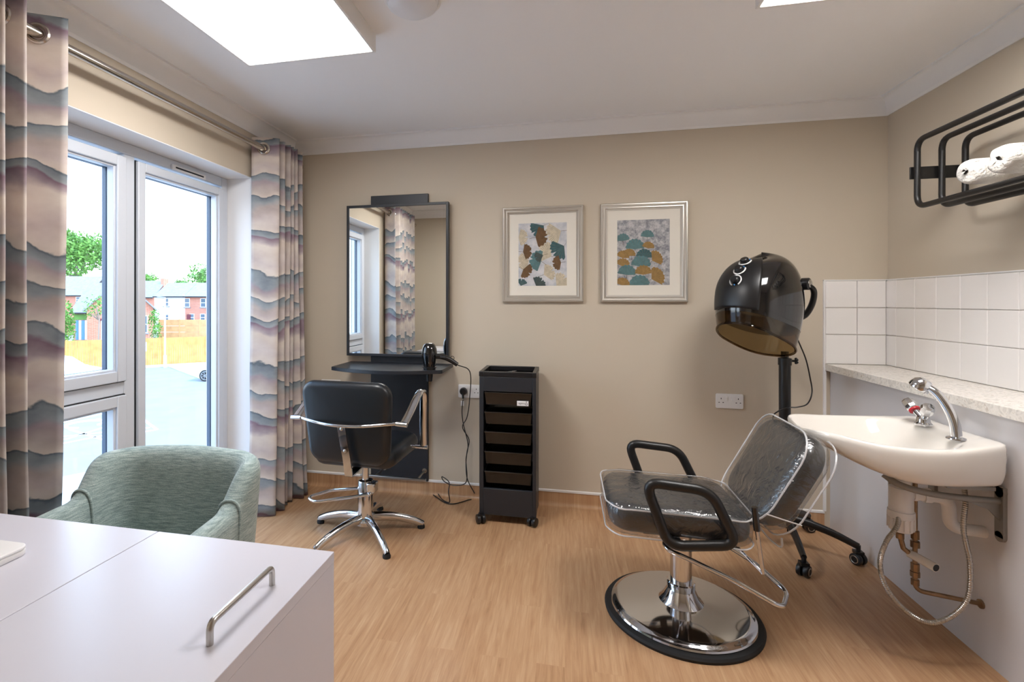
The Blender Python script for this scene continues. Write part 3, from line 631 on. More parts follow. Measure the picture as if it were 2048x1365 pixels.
for x, y, a in ((TX0+.01, TY0-.012, .5), (TX1-.02, TY0+.01, -.5), (TX0+.03, TY1-.03, .2), (TX1-.03, TY1-.03, -.3)):
    m1 = MB(); castor(m1, None, (x, y, .0265), .0265, .026, a); co = m1.build('castor', 'black_plastic', tr)
    MB().cyl((x, y, .03), (x, y, .062), .009, n=12).box((x-.014, y-.018, .046), (x+.014, y+.018, .056)).build('fork', 'black_plastic', co)
cm = MB(); a = Vector((-.37, 3.03, .850)); cm.obox(a, a+Vector((.075, -.07, .022)), .022, .006)
for k in range(12): q = a+Vector((.075, -.07, .022))*(k/12+.03); cm.obox(q+Vector((.008, .010, 0)), q+Vector((.017, .021, 0)), .003, .003)
tag(cm.build('hair_comb', 'cast'), 'grey comb lying in the top tray of the black trolley', 'comb')

# ================================================================== STYLING CHAIR (local: +y forward)
sc = root('styling_chair', (-1.078, 2.61, 0), 'black vinyl styling chair with chrome arms and five-star base facing the mirror', 'chair', rotz=math.radians(-3), local=True)
def backfn(u, v, d):                                               # v along height, 0 in the middle of .42
    k = (v+.215)/.43; w = 1-.13*max(0, 1-k)**1.5
    return (u*w, -.215+.16*u*u*1.1-.05*(k-.5)+.0+d-.02*math.cos(u*3)*0, .445+.43*k)
MB().pad(.50, .43, .075, .075, .034, backfn, 8).build('backrest', 'black_vinyl', sc)
def seatfn(u, v, d): return (u, .045+v, .462+d-.012*(v/.24)**2*0+.01*math.cos(u*6)*math.cos(v*5))
MB().pad(.46, .47, .08, .10, .045, seatfn, 8).build('seat', 'black_vinyl', sc)
bar = catmull([(-.285, -.205, .672), (-.20, -.245, .668), (-.10, -.275, .662), (0, -.283, .660), (.10, -.275, .662), (.20, -.245, .668), (.285, -.205, .672)], 5)
bo = MB().tube(bar, .0085, 12).build('back_rail', 'chrome', sc)
for s in (-1, 1):
    MB().cyl((s*.268, -.215, .671), (s*.325, -.212, .668), .0125, n=16).build('rail_end', 'chrome', sc)
    arm = catmull([(s*.305, -.20, .672), (s*.308, -.12, .715), (s*.312, -.03, .775), (s*.315, .025, .797), (s*.314, .062, .780), (s*.308, .085, .72), (s*.302, .098, .62), (s*.30, .105, .535), (s*.30, .107, .475)], 6)
    a_ = MB().tube(arm, .011, 14, flat=2.0, up=(0, 0, 1)).build('armrest', 'chrome', sc)
    MB().cyl((s*.325, .107, .470), (s*.255, .107, .470), .0125, n=16).cyl((s*.255, .107, .470), (s*.20, .107, .470), .008, n=12).build('arm_mount', 'chrome', a_)
sp = MB(); P = [(0, -.281, .668), (.012, -.283, .60), (.025, -.270, .50), (.034, -.262, .405)]
sp.loft([[Vector((x-.021, y-.004, z)), Vector((x+.021, y-.004, z)), Vector((x+.021, y+.004, z)), Vector((x-.021, y+.004, z))] for x, y, z in P], True, True)
sp.loft([[Vector((.034-.021, -.262, .401)), Vector((.034+.021, -.262, .401)), Vector((.034+.021, -.262, .409)), Vector((.034-.021, -.262, .409))], [Vector((-.03, .05, .405)), Vector((.03, .05, .405)), Vector((.03, .05, .413)), Vector((-.03, .05, .413))]], True, True)
spo = sp.build('back_support', 'chrome', sc)
for z, x in ((.645, .004), (.535, .020)): MB().lathe([(0, 0), (.009, 0), (.009, .003), (.005, .006), (0, .007)], (x, -.283 if z > .6 else -.278, z), 16, (0, -1, 0)).build('screw', 'steel', spo)
MB().lathe([(.019, .24), (.019, .43), (0, .43)], (0, 0, 0), 20).build('piston', 'chrome', sc)
MB().lathe([(0, .40), (.09, .40), (.10, .405), (.10, .413), (0, .413)], (0, 0, 0), 24).build('seat_plate', 'black_satin', sc)
MB().lathe([(.0, .055), (.052, .055), (.055, .075), (.046, .085), (.043, .10), (.043, .285), (.040, .295), (.024, .30), (0, .30)], (0, 0, 0), 32).build('column', 'chrome', sc)
pm = MB(); pm.cbox((.045, -.01, .265), (.05, .06, .055)); pm.cyl((.045, -.055, .235), (.045, .03, .235), .010, n=14); pm.build('pump_block', 'chrome', sc, bevel=.008)
lv = fillet([(.05, -.045, .235), (-.08, -.075, .215), (-.245, -.13, .195), (-.30, -.10, .205), (-.20, -.02, .225), (-.04, -.005, .245)], .03, 5)
MB().tube(lv, .0085, 12).build('pump_lever', 'chrome', sc)
for k in range(5):
    a = math.radians(27+72*k); d = Vector((math.cos(a), math.sin(a), 0)); pth = [d*.035+Vector((0, 0, .088)), d*.10+Vector((0, 0, .086)), d*.18+Vector((0, 0, .074)), d*.26+Vector((0, 0, .05)), d*.305+Vector((0, 0, .030)), d*.318+Vector((0, 0, .022))]
    lg = MB().tube(catmull(pth, 5), [.027-.009*i/25 for i in range(26)], 12, flat=.8, up=(0, 0, 1)).build('leg', 'chrome', sc)
    MB().lathe([(0, .001), (.020, .001), (.021, .010), (.017, .02), (0, .02)], d*.31, 16).build('foot', 'rubber', lg)
MB().pad(.022, .035, .004, .004, .0015, lambda u, v, d: (-.258+d*.5, -.165+u*.5, .775+v), 2, core=2).build('care_tag', 'white_plastic', sc)

# ================================================================== HYDRAULIC WASH CHAIR
wc = root('wash_chair', (.465, 2.215, 0), 'reclined black wash chair in clear plastic covers on a round chrome base', 'chair')
C0 = Vector((.465, 2.215, 0))
MB().lathe([(0, .0), (.298, .0), (.300, .010), (.294, .018), (.272, .020), (0, .020)], C0, 72).build('rubber_skirt', 'rubber', wc)
MB().lathe([(.272, .018), (.275, .024), (.272, .030), (.262, .034), (.256, .040), (.245, .043), (.12, .048), (.085, .056), (.066, .078), (.056, .10), (.048, .115), (0, .115)], C0, 72).build('base_disc', 'chrome', wc)
MB().lathe([(.052, .105), (.054, .11), (.054, .132), (.050, .136), (0, .136)], C0, 36).build('collar', 'chrome', wc)
MB().lathe([(.041, .13), (.041, .385), (0, .385)], C0, 36).build('column', 'chrome', wc)
MB().cbox((.465, 2.2, .392), (.34, .30, .014)).build('seat_plate', 'black_satin', wc)
pl = fillet([(.39, 2.17, .352), (.375, 2.06, .330), (.44, 2.035, .318), (.61, 2.00, .262), (.745, 1.965, .205), (.805, 2.08, .205), (.72, 2.17, .262), (.56, 2.21, .342), (.50, 2.21, .35)], .035, 5)
MB().tube(pl, .0085, 12).build('pump_lever', 'chrome', wc)
SY, SW = 2.19, .44
def wseat(off):
    def fn(u, v, d):
        x = .415+u; k = (u+.25)/.5
        return (x+off*0, SY+v, .462-.012*k+d+.014*math.cos(min(1, abs(v)/.22)*1.5)*max(0, d/.05)*math.cos(min(1, abs(u)/.25)*1.5))
    return fn
MB().pad(.50, SW, .08, .10, .04, wseat(0), 8).build('seat', 'black_vinyl', wc)
def wr(u, v, d, f, amp):
    p = Vector(f(u, v, d)); q = noise.noise(Vector((p.x*14, p.y*7, p.z*10)))+.6*noise.noise(Vector((p.x*40, p.y*9, p.z*30)))
    return p+Vector((0, 0, amp*q)) 
fs_ = wseat(0)
cv = MB().pad(.518, SW+.016, .085, .114, .03, lambda u, v, d: wr(u, v, d, fs_, .010*(1 if d > 0 else .4)), 12, core=14).build('seat_cover', 'film', wc)
def outline(w, h, r, n=6):
    o = []
    for cx, cy, a0 in ((w/2-r, h/2-r, 0), (-w/2+r, h/2-r, 90), (-w/2+r, -h/2+r, 180), (w/2-r, -h/2+r, 270)):
        for k in range(n+1): a = math.radians(a0+90*k/n); o.append((cx+r*math.cos(a), cy+r*math.sin(a)))
    return o
for dd, nm in ((.046, 'cover_welt'), (-.054, 'cover_hem')): MB().tube([fs_(u, v, 0)[0:2]+(fs_(u, v, 0)[2]+dd+.002*math.sin(i*1.3),) for i, (u, v) in enumerate(outline(.520, SW+.018, .085))], .0032, 6, True).build(nm, 'film_edge', cv)
# backrest leaning towards the basin
BA = math.radians(25); bu = Vector((math.sin(BA), 0, math.cos(BA))); bn = Vector((-math.cos(BA), 0, math.sin(BA))); bc = Vector((.685, SY, .470))
def wback(u, v, d):                                                # u across (Y), v up the back, d out of the face
    k = (v+.20)/.37; w = 1-.05*(k-.6)**2
    bulge = .018*math.cos(min(1, abs(u)/.23)*1.5)*math.cos(min(1, abs(v)/.2)*1.5)*(1 if d > 0 else 0)
    return bc+Vector((0, u*w, 0))+bu*(v+.20)+bn*(d-.045+bulge+.03*max(0, 1-k)**3)
MB().pad(.45, .37, .10, .085, .04, lambda u, v, d: wback(u, v-.015, d), 8).build('backrest', 'black_vinyl', wc)
def wbw(u, v, d):
    p = wback(u, v, d); q = noise.noise(Vector((p.x*9, p.y*9, p.z*9)))+.5*noise.noise(Vector((p.x*30, p.y*30, p.z*12)))
    return p+bn*(.010*q*(1 if v < 0 else .5))
bcv = MB().pad(.464, .385, .105, .100, .035, lambda u, v, d: wbw(u, v-.018, d), 12, core=14).build('backrest_cover', 'film', wc)
for dd, nm in ((.044, 'cover_welt'), (-.054, 'cover_hem')): MB().tube([wback(u, v-.018, dd) for u, v in outline(.468, .389, .105)], .0032, 6, True).build(nm, 'film_edge', bcv)
MB().tube([wback(-.235, -.14, .05), wback(-.24, -.13, 0), wback(-.235, -.12, -.06)], .0028, 6).tube(catmull([wback(-.20, -.20, -.06), wback(-.18, -.235, -.09), wback(-.05, -.25, -.10), wback(.1, -.235, -.09), wback(.19, -.2, -.06)], 6), .0035, 6).build('cover_flap_edge', 'film_edge', bcv)
MB().obox((.56, 2.10, .405), (.70, 2.10, .455), .03, .008).obox((.70, 2.10, .455), (.79, 2.10, .64), .03, .008).obox((.56, 2.28, .405), (.70, 2.28, .455), .03, .008).obox((.70, 2.28, .455), (.79, 2.28, .64), .03, .008).build('back_hinge', 'black_satin', wc)
for s, y in ((-1, 1.935), (1, 2.455)):
    ap = fillet([(.285, y, .625), (.505, y, .608), (.592, y, .425), (.365, y, .398)], .055, 7, True)
    MB().tube(ap, .0185, 14, True).build('armrest', 'black_satin', wc)
    yi = y+(.10 if s < 0 else -.10)
    MB().obox((.40, y, .398), (.40, yi, .392), .04, .008).obox((.54, y, .408), (.54, yi, .394), .04, .008).build('arm_bracket', 'black_satin', wc)
lg_ = [(.70, 1.93, .525), (.705, 1.93, .43)]
lp0 = onY(1509, 1015, 1.92); lp1 = onY(1514, 1062, 1.92); lp2 = onY(1526, 1148, 1.92); lp3 = onY(1480, 1100, 2.0)
lo_ = MB().tube([lp1, lp2], .0065, 10).tube([lp2, lp3], .0045, 10).cyl(lp3, lp3+Vector((-.06, .06, .012)), .006, n=10).build('recline_lever', 'chrome', wc)
MB().cyl(lp1, lp0, .0105, n=16).build('lever_grip', 'black_gloss', lo_)

# ================================================================== HOOD DRYER
DX, DY = 1.122, 2.934
dr = root('hood_dryer', (DX, DY, 0), 'black freestanding hood hair dryer on a pole with castors', 'hood dryer')
for k in range(5):
    a0 = math.atan2(2.606-DY, 1.084-DX); a = a0+k*2*math.pi/5; d = Vector((math.cos(a), math.sin(a), 0)); c = Vector((DX, DY, 0)); R_ = .30
    if (c+d*R_).y > 3.17: R_ = .26
    pth = [c+d*.02+Vector((0, 0, .155)), c+d*.10+Vector((0, 0, .148)), c+d*.20+Vector((0, 0, .125)), c+d*R_+Vector((0, 0, .088))]
    pp = catmull(pth, 5); lg = MB().tube(pp, [.024-.008*i/(len(pp)-1) for i in range(len(pp))], 12, flat=.8, up=(0, 0, 1)).build('leg', 'black_satin', dr)
    ce = c+d*R_; m1 = MB(); castor(m1, None, (ce.x, ce.y, .0285), .0285, .026, a+.9); m1.cyl((ce.x, ce.y, .03), (ce.x, ce.y, .095), .010, n=12); m1.cbox((ce.x, ce.y, .06), (.036, .036, .014)); co = m1.build('castor', 'black_plastic', lg)
    w = MB(); dd = Vector((math.cos(a+.9), math.sin(a+.9), 0)); 
    for s in (-1, 1): w.tube([Vector((ce.x, ce.y, .0285))+dd*s*.0262+(dd.cross(Vector((0, 0, 1)))*math.cos(q)+Vector((0, 0, 1))*math.sin(q))*.0165 for q in [2*math.pi*i/20 for i in range(20)]], .0018, 6, True)
    w.build('wheel_ring', 'steel', co)
MB().lathe([(0, .115), (.05, .115), (.052, .15), (.045, .18), (0, .18)], (DX, DY, 0), 24).build('base_hub', 'black_satin', dr)
MB().lathe([(.027, .17), (.027, .95), (.031, .95), (.031, .985), (.018, .99), (0, .99)], (DX, DY, 0), 24).build('lower_pole', 'black_satin', dr)
MB().lathe([(.018, .98), (.018, 1.02), (0, 1.02)], (DX, DY, 0), 20).build('upper_pole', 'black_satin', dr)
kn = MB(); kn.cyl((DX+.028, DY, .972), (DX+.05, DY-.004, .972), .006, n=10)
for k in range(5): a = 2*math.pi*k/5; kn.ball((DX+.052, DY-.004+.011*math.cos(a), .972+.011*math.sin(a)), .007, 10, 6)
kn.build('clamp_knob', 'black_plastic', dr)
# hood shell: local axes fwd (towards left and the viewer), side
HA = math.radians(220); hf = Vector((math.cos(HA), math.sin(HA), 0)); hs = Vector((-hf.y, hf.x, 0)); hc = Vector((DX, DY, 0))+hf*.186+Vector((-.022, 0, 0))
def hood(phi, k, off=0.0):                                          # phi: 0 = forward, k: 0 rim .. 1 crown
    if k < .35: t = k/.35; rho = .90+.10*math.sin(t*math.pi/2); hh = .48*t
    else: t = (k-.35)/.65*math.pi/2; rho = max(math.cos(t), 0)**.72; hh = .48+.52*math.sin(t)
    cf, sf = math.cos(phi), math.sin(phi); pw = .86
    X = math.copysign(abs(cf)**pw, cf); Y = math.copysign(abs(sf)**pw, sf)
    bt_ = 1-.26*max(0, -X)*max(0, 1-hh/.42)**1.3; fw = X*(.190 if X > 0 else .185)*rho*bt_; sd_ = Y*.182*rho*(1-.10*max(0, -X)*max(0, 1-hh/.42))
    zr = 1.075+.072*X-.02*abs(Y)*0+.03*max(0, X)**2; zt = 1.512-.02*X
    z = zr+(zt-zr)*hh; lean = -.03*(hh-.2)                           # crown sits slightly further back
    fw += lean+ .03*max(0, X)*(1-hh)*rho
    p = hc+hf*fw+hs*sd_+Vector((0, 0, z))
    if off: p = p+(hf*X+hs*Y).normalized()*off*(1-.5*hh)+Vector((0, 0, off*hh*.8))
    return p
NP = 56
def shell(k0, k1, n, off=0): return [[hood(2*math.pi*i/NP, k0+(k1-k0)*j/n, off) for i in range(NP)] for j in range(n+1)]
rg = shell(.14, 1, 36); ri = shell(.14, .97, 24, -.012)
ho = MB().loft(rg, True, False).loft([rg[0], ri[0]], True, False).loft(ri, True, True).build('hood', 'black_gloss', dr, smooth=60)
rv_ = shell(0, .15, 8, -.001); vi = MB().loft(rv_, True, False).build('visor', 'amber', ho, smooth=60)
MB().tube([hood(2*math.pi*i/NP, 0, 0) for i in range(NP)], .006, 8, True).build('visor_rim', 'amber', vi)
# control panel strip over the front of the hood
ph = [math.radians(-34+68*i/16) for i in range(17)]; pr = []
for j in range(25):
    k = .17+(.90-.17)*j/24; pr.append([hood(p*(1+.0*j), k, .007) for p in ph])
pn = MB().loft(pr, False, False).build('control_panel', 'black_plastic', ho, smooth=60); sm_ = pn.modifiers.new('thick', 'SOLIDIFY'); sm_.thickness = .012; sm_.offset = 0
for k, p in ((.47, .02), (.61, .02), (.75, .02)):
    c = hood(p, k, .016); nrm = ((hood(p+.1, k, .016)-hood(p-.1, k, .016)).cross(hood(p, k+.03, .016)-hood(p, k-.03, .016))).normalized()
    if nrm.dot(hf) < 0: nrm = -nrm
    x = nrm.orthogonal().normalized(); y = nrm.cross(x)
    ko = MB().lathe([(.021, 0), (.019, .020), (.015, .024), (0, .024)], c, 20, nrm).build('dial', 'black_plastic', pn)
    MB().tube([c+nrm*.003+(x*math.cos(a)+y*math.sin(a))*.027 for a in [2*math.pi*i/28 for i in range(24)]], .0034, 6).build('dial_scale', 'white_plastic', ko)
    MB().ball(c+nrm*.004+(x*math.cos(5.6)+y*math.sin(5.6))*.024, .004, 8, 6).build('dial_mark', 'blue', ko)
# side hinge boss and carrying yoke
sb = hood(math.radians(128), .52, -.004); sn = (sb-hc); sn.z = 0; sn = (Vector((.75, -.62, 0))).normalized()
MB().lathe([(0, 0), (.030, 0), (.030, .030), (.026, .034), (0, .034)], sb, 24, sn).build('hinge_boss', 'black_plastic', ho)
MB().lathe([(0, 0), (.021, 0), (.021, .004), (.016, .006), (.010, .004), (0, .005)], sb+sn*.033, 24, sn).build('hinge_cap', 'steel', ho)
yk = catmull([sb+sn*.015, sb+sn*.045+Vector((.012, .02, -.03)), sb+sn*.04+Vector((.022, .04, -.09)), sb+sn*.02+Vector((.018, .05, -.15)), sb+Vector((0.0, .05, -.175))], 6)
MB().tube(yk, .012, 12, flat=1.5, up=(0, 0, 1)).build('yoke', 'black_satin', ho)
cw = [atW(1590, 668, 2.72), atW(1600, 690, 2.74), atW(1612, 720, 2.76), atW(1620, 755, 2.78), atW(1624, 785, 2.78), atW(1615, 808, 2.74), atW(1595, 815, 2.68), atW(1575, 816, 2.58), atW(1555, 824, 2.60), atW(1546, 836, 2.64), atW(1550, 870, 2.7), Vector((1.16, 3.02, .35)), Vector((1.2, 3.1, .012))]
MB().tube(catmull(cw, 8), .0035, 8).build('cord', 'black_plastic', dr)

# ================================================================== WASH BASIN
bs = root('wash_basin', (BXX, 2.235, .65), 'white ceramic wash basin with neck rest, taps and pipework on the boxing', 'wash basin')
#        X,   halfw, rim,  deck/bowl, bottom, inner halfwidth
ST_ = [(.905, .135, .800, .768, .770, .095), (.935, .165, .805, .755, .745, .125), (.98, .205, .800, .732, .718, .165), (1.05, .250, .790, .700, .682, .212), (1.13, .272, .786, .675, .656, .236), (1.20, .278, .787, .668, .650, .240),
       (1.27, .272, .790, .676, .650, .228), (1.315, .262, .795, .712, .650, .198), (1.335, .256, .797, .770, .650, .172), (1.36, .248, .799, .797, .650, .15), (1.41, .232, .806, .803, .650, .13), (1.457, .212, .810, .807, .650, .12)]
rings = []
for X, hw, rz, bz, bt, iw in ST_:
    c = 2.235; r = []
    hb = hw*.93; bow = .0
    sec = [(-hb*.82, bt), (-hb, bt+.012), (-hw*.985, bt+(rz-bt)*.35), (-hw, bt+(rz-bt)*.7), (-hw, rz-.014), (-hw+.006, rz-.003), (-hw+.016, rz), (-iw-.012, rz-.001), (-iw, rz-.008 if bz < rz-.01 else bz), (-iw*.86, bz+(rz-bz)*.45), (-iw*.55, bz+(rz-bz)*.06), (0, bz)]
    full = sec+[(-y, z) for y, z in sec[-2::-1]]
    rings.append([Vector((X, c+y, z)) for y, z in full])
bb = MB().loft(rings, True, True).build('bowl', 'ceramic', bs, smooth=0, sub=2)
for p in bb.data.polygons: p.use_smooth = True
MB().lathe([(0, 0), (.022, 0), (.024, .003), (.012, .002), (0, .001)], (1.21, 2.235, .6745), 20).build('waste_outlet', 'chrome', bs)
# mixer tap with two capstan heads
tp_ = Vector((1.365, 2.305, .799)); tpm = MB().lathe([(0, 0), (.028, 0), (.028, .006), (.022, .012), (.020, .03), (.016, .036), (0, .036)], tp_, 24).build('mixer_tap', 'chrome', bs)
for s, d in ((1, Vector((-.15, .75, .62))), (-1, Vector((-.25, -.70, .62)))):
    d.normalize(); q = tp_+Vector((0, 0, .022)); MB().cyl(q, q+d*.045, .012, n=16).build('valve_neck', 'chrome', tpm)
    MB().lathe([(.014, 0), (.0195, .004), (.022, .012), (.0215, .042), (.017, .048), (0, .049)], q+d*.048, 8, d).build('tap_head', 'chrome', tpm)
    if s > 0: MB().lathe([(.0155, 0), (.020, 0), (.020, .006), (.0155, .006)], q+d*.044, 20, d).build('hot_ring', 'red', tpm)
# hand spray on its holder
sp0 = Vector((1.345, 2.105, .797)); spo = MB().lathe([(0, 0), (.028, 0), (.027, .004), (.016, .008), (.015, .02), (0, .02)], sp0, 24).build('spray_holder', 'chrome', bs)
shp = catmull([sp0+Vector((0, 0, .012)), sp0+Vector((-.002, .004, .05)), sp0+Vector((-.012, .018, .10)), sp0+Vector((-.03, .045, .150)), sp0+Vector((-.05, .072, .172))], 6)
MB().tube(shp, [.0165-.003*i/(len(shp)-1) for i in range(len(shp))], 16).build('spray_handle', 'chrome', spo)
hdv = Vector((-.45, .35, -.82)).normalized(); hcp = sp0+Vector((-.055, .08, .178))
hdo = MB().lathe([(0, -.022), (.018, -.020), (.030, -.008), (.034, .008), (.033, .018), (.029, .021), (0, .021)], hcp, 28, hdv).build('spray_head', 'chrome', spo)
MB().lathe([(0, .0215), (.026, .0215), (.026, .0225), (0, .0225)], hcp, 24, hdv).build('spray_plate', 'cast', hdo)
# cast bracket
bk = MB(); by_ = 2.075
bk.obox((BXX-.006, by_, .648), (BXX-.006, by_, .475), .036, .012, (1, 0, 0)); bk.cyl((BXX-.012, by_, .63), (BXX, by_, .63), .019, n=16); bk.cyl((BXX-.012, by_, .478), (BXX, by_, .478), .018, n=16)
bk.tube(catmull([(BXX-.01, by_, .598), (1.36, by_, .600), (1.25, by_+.005, .607), (1.17, by_+.02, .625), (1.135, by_+.05, .650)], 6), .011, 12)
bk.prism([(0, 0), (-.03, .035), (-.10, .062), (0, .062)], -.004, .004, lambda a, b, c: (BXX-.012+a, by_+c, .532+b))
bk.cbox((1.36, by_, .642), (.14, .03, .012)); bk.build('bracket', 'cast', bs)
bk2 = MB(); bk2.obox((BXX-.006, 2.40, .648), (BXX-.006, 2.40, .475), .036, .012, (1, 0, 0)); bk2.tube([(BXX-.01, 2.40, .598), (1.25, 2.40, .607), (1.16, 2.39, .648)], .011, 12); bk2.build('bracket', 'cast', bs)
# bottle trap
tcx, tcy = 1.215, 2.17
tz = MB().lathe([(0, .655), (.020, .655), (.020, .625), (.028, .624), (.029, .596), (.036, .594), (.0365, .51), (.040, .508), (.041, .486), (.038, .483), (.037, .44), (.033, .434), (0, .434)], (tcx, tcy, 0), 32).build('bottle_trap', 'white_plastic', bs)
rb = MB()
for k in range(14): a = 2*math.pi*k/14; rb.obox((tcx+.0385*math.cos(a), tcy+.0385*math.sin(a), .442), (tcx+.0385*math.cos(a), tcy+.0385*math.sin(a), .482), .004, .005, (math.cos(a), math.sin(a), 0))
rb.build('trap_grips', 'white_plastic', tz)
tq = fillet([(tcx+.03, tcy, .572), (tcx+.14, tcy-.012, .568), (tcx+.145, tcy-.012, .465), (BXX+.004, tcy-.016, .458)], .035, 6)
MB().tube(tq, .0205, 16).lathe([(.022, 0), (.026, .001), (.026, .022), (.022, .023)], (tcx+.066, tcy-.004, .571), 20, (1, -.1, 0)).lathe([(.022, 0), (.025, .001), (.025, .012), (.022, .013)], (tcx+.035, tcy, .572), 20, (1, -.1, 0)).build('waste_pipe', 'white_plastic', bs)
# copper feed with valves
vx, vy = 1.262, 2.175
MB().tube(fillet([(vx, vy, .655), (vx, vy, .215), (BXX+.003, vy-.01, .195)], .03, 6), .0078, 12).build('feed_pipe', 'brass', bs)
for z, r, h in ((.42, .013, .03), (.385, .0145, .022), (.30, .0135, .028), (.275, .015, .018), (.245, .013, .02)): MB().lathe([(0, -h/2), (r, -h/2), (r, h/2), (0, h/2)], (vx, vy, z), 8).build('compression_nut', 'brass', bs)
MB().lathe([(0, 0), (.016, 0), (.016, .006), (.009, .008), (0, .008)], (BXX, vy-.01, .195), 14, (-1, 0, 0)).build('wall_flange', 'brass', bs)
MB().tube([(vx, vy, .335), (vx-.035, vy+.004, .365), (vx-.045, vy+.005, .41), (vx-.045, vy+.005, .44)], .0085, 10).lathe([(0, 0), (.013, 0), (.013, .02), (0, .02)], (vx-.045, vy+.005, .40), 8).build('branch_pipe', 'brass', bs)
iv = MB().cyl((vx-.012, vy+.01, .345), (vx+.02, vy-.075, .338), .015, n=18).build('mixer_valve_cap', 'ceramic', bs)
MB().lathe([(0, 0), (.0125, 0), (.0125, .001), (0, .001)], (vx+.02, vy-.075, .338), 16, (.35, -.93, -.08)).build('valve_slot', 'gasket', iv)
hz = catmull([(1.37, 2.115, .66), (1.372, 2.105, .58), onY(1927, 1060, 2.09), onY(1940, 1130, 2.075), onY(1936, 1195, 2.06), onY(1905, 1232, 2.06), onY(1860, 1246, 2.06), onY(1815, 1225, 2.07), onY(1775, 1180, 2.08), onY(1760, 1130, 2.09), onY(1772, 1085, 2.11), onY(1797, 1040, 2.14), (tcx-.01, 2.215, .60), (tcx+.02, 2.22, .66)], 26)
MB().tube(hz, [.0085 if i % 2 else .0070 for i in range(len(hz))], 10).build('spray_hose', 'steel', bs)

# ================================================================== TOWEL RACK AND TOWELS
RK = root('towel_rack', (RX, 2.25, 1.70), 'black tubular wall rack holding rolled towels', 'towel rack')
for X in (1.488, 1.578, 1.662):
    lp = fillet([(X, 2.55, 1.978), (X, 1.80, 1.978), (X, 1.80, 1.690), (X, 2.55, 1.690)], .05, 7, True)
    MB().tube(lp, .0115, 14, True).build('rail_loop', 'black_satin', RK)
for y in (2.556, 1.794):
    MB().box((1.472, y-.004+.014*(1 if y > 2 else -1), 1.815), (RX, y+.004+.014*(1 if y > 2 else -1), 1.868)).build('wall_bracket', 'black_satin', RK, bevel=.001)
def towel(yc, r, label, sd):
    zc = 1.701+r; turns = 2.3; n = 64; m = MB(); x0, x1 = 1.455, 1.718; out = []; inn = []; th = (r-.010)/turns*1.0
    for i in range(n+1):
        a = i/n*turns*2*math.pi+sd; q0_ = .008+(r-.008)*(i/n)**.92; tpr = min(1, (n-i)/7); ti = tpr*th+.002; q = q0_-(1-tpr)*th
        out.append((q*math.cos(a), q*math.sin(a), q/r)); qi = max(.0012, q-ti); inn.append((qi*math.cos(a), qi*math.sin(a), q/r))
    prof = out+inn[::-1]; rs = []
    for j in range(17):
        t = j/16; X = x0+(x1-x0)*t; e = min(1, min(t, 1-t)*16/2.6); row = []
        for k, (a, b_, q) in enumerate(prof):
            c_ = sum(v[0] for v in (out[k if k <= n else 2*n+1-k], inn[k if k <= n else 2*n+1-k]))/2; d_ = sum(v[1] for v in (out[k if k <= n else 2*n+1-k], inn[k if k <= n else 2*n+1-k]))/2
            f = .35+.65*math.sqrt(max(0, 1-(1-e)**2)); aa, bb_ = c_+(a-c_)*f, d_+(b_-d_)*f          # rounded cloth edges at the ends
            w = noise.noise(Vector((aa*30+sd*9, bb_*30, X*14)))*.004; sh_ = .010*(1-q) if j < 3 else 0
            row.append(Vector((X+sh_+.008*noise.noise(Vector((aa*28, bb_*28, sd)))*(1 if j in (0, 1, 15, 16) else 0), yc+aa+w, zc+bb_*.96+w)))
        rs.append(row)
    m.loft(rs, True, True); o = m.build('rolled_towel', 'terry', smooth=0, sub=1)
    for p in o.data.polygons: p.use_smooth = True
    return tag(o, label, 'towel', 'rolled white towels on the rack')
towel(2.234, .065, 'rolled white towel on the rack nearest the room corner', .4); towel(2.100, .067, 'middle rolled white towel, second from the room corner on the rack', 2.0); towel(1.968, .064, 'rolled white towel at the picture edge, furthest from the room corner', 3.6)

# ================================================================== DESK + LAPTOP
DZ, DXR, DYB, DYF = .74, -.487, 1.005, .37; DXL = -1.60
dk = root('desk', (-1.04, .69, 0), 'white laminate desk unit with a metal handle on its hinged lid', 'desk')
MB().box((-.9325, DYF, DZ-.022), (DXR, DYB, DZ)).build('lid', 'desk', dk, bevel=.0012); lid = dk.children[-1] if dk.children else None
lid = [o for o in dk.children if o.name.startswith('lid')][0]
MB().box((DXL, DYF, DZ-.022), (-.9345, DYB, DZ)).build('top_panel', 'desk', dk, bevel=.0012)
MB().box((DXR-.018, DYF+.001, .0), (DXR-.0005, DYB-.001, DZ-.0225)).build('side_panel', 'desk', dk)
MB().box((DXL, DYF+.001, 0), (DXL+.018, DYB-.001, DZ-.0225)).build('side_panel', 'desk', dk)
MB().box((-.945, DYF+.001, 0), (-.927, DYB-.02, DZ-.0225)).build('divider_panel', 'desk', dk)
MB().box((-.926, DYB-.019, 0.0), (DXR-.0185, DYB-.001, DZ-.0225)).build('back_panel', 'desk', dk)
hn = fillet([(-.546, .690, DZ-.001), (-.546, .690, DZ+.034), (-.546, .862, DZ+.034), (-.546, .862, DZ-.001)], .014, 6)
MB().tube(hn, .0056, 14).build('handle', 'steel', lid)
lt = root('laptop', (-1.30, .77, DZ), 'closed white laptop lying on the desk at the left picture edge', 'laptop')
lx, ly = onZ(57, 1108, DZ).x, .862
MB().pad(.33, .235, .022, .012, .003, lambda u, v, d: (lx-.165+u, ly-.1175+v, DZ+.0062+d), 6).build('base', 'white_plastic', lt)
MB().pad(.33, .235, .022, .007, .003, lambda u, v, d: (lx-.165+u, ly-.1175+v, DZ+.0160+d), 6).build('lid', 'white_plastic', lt)

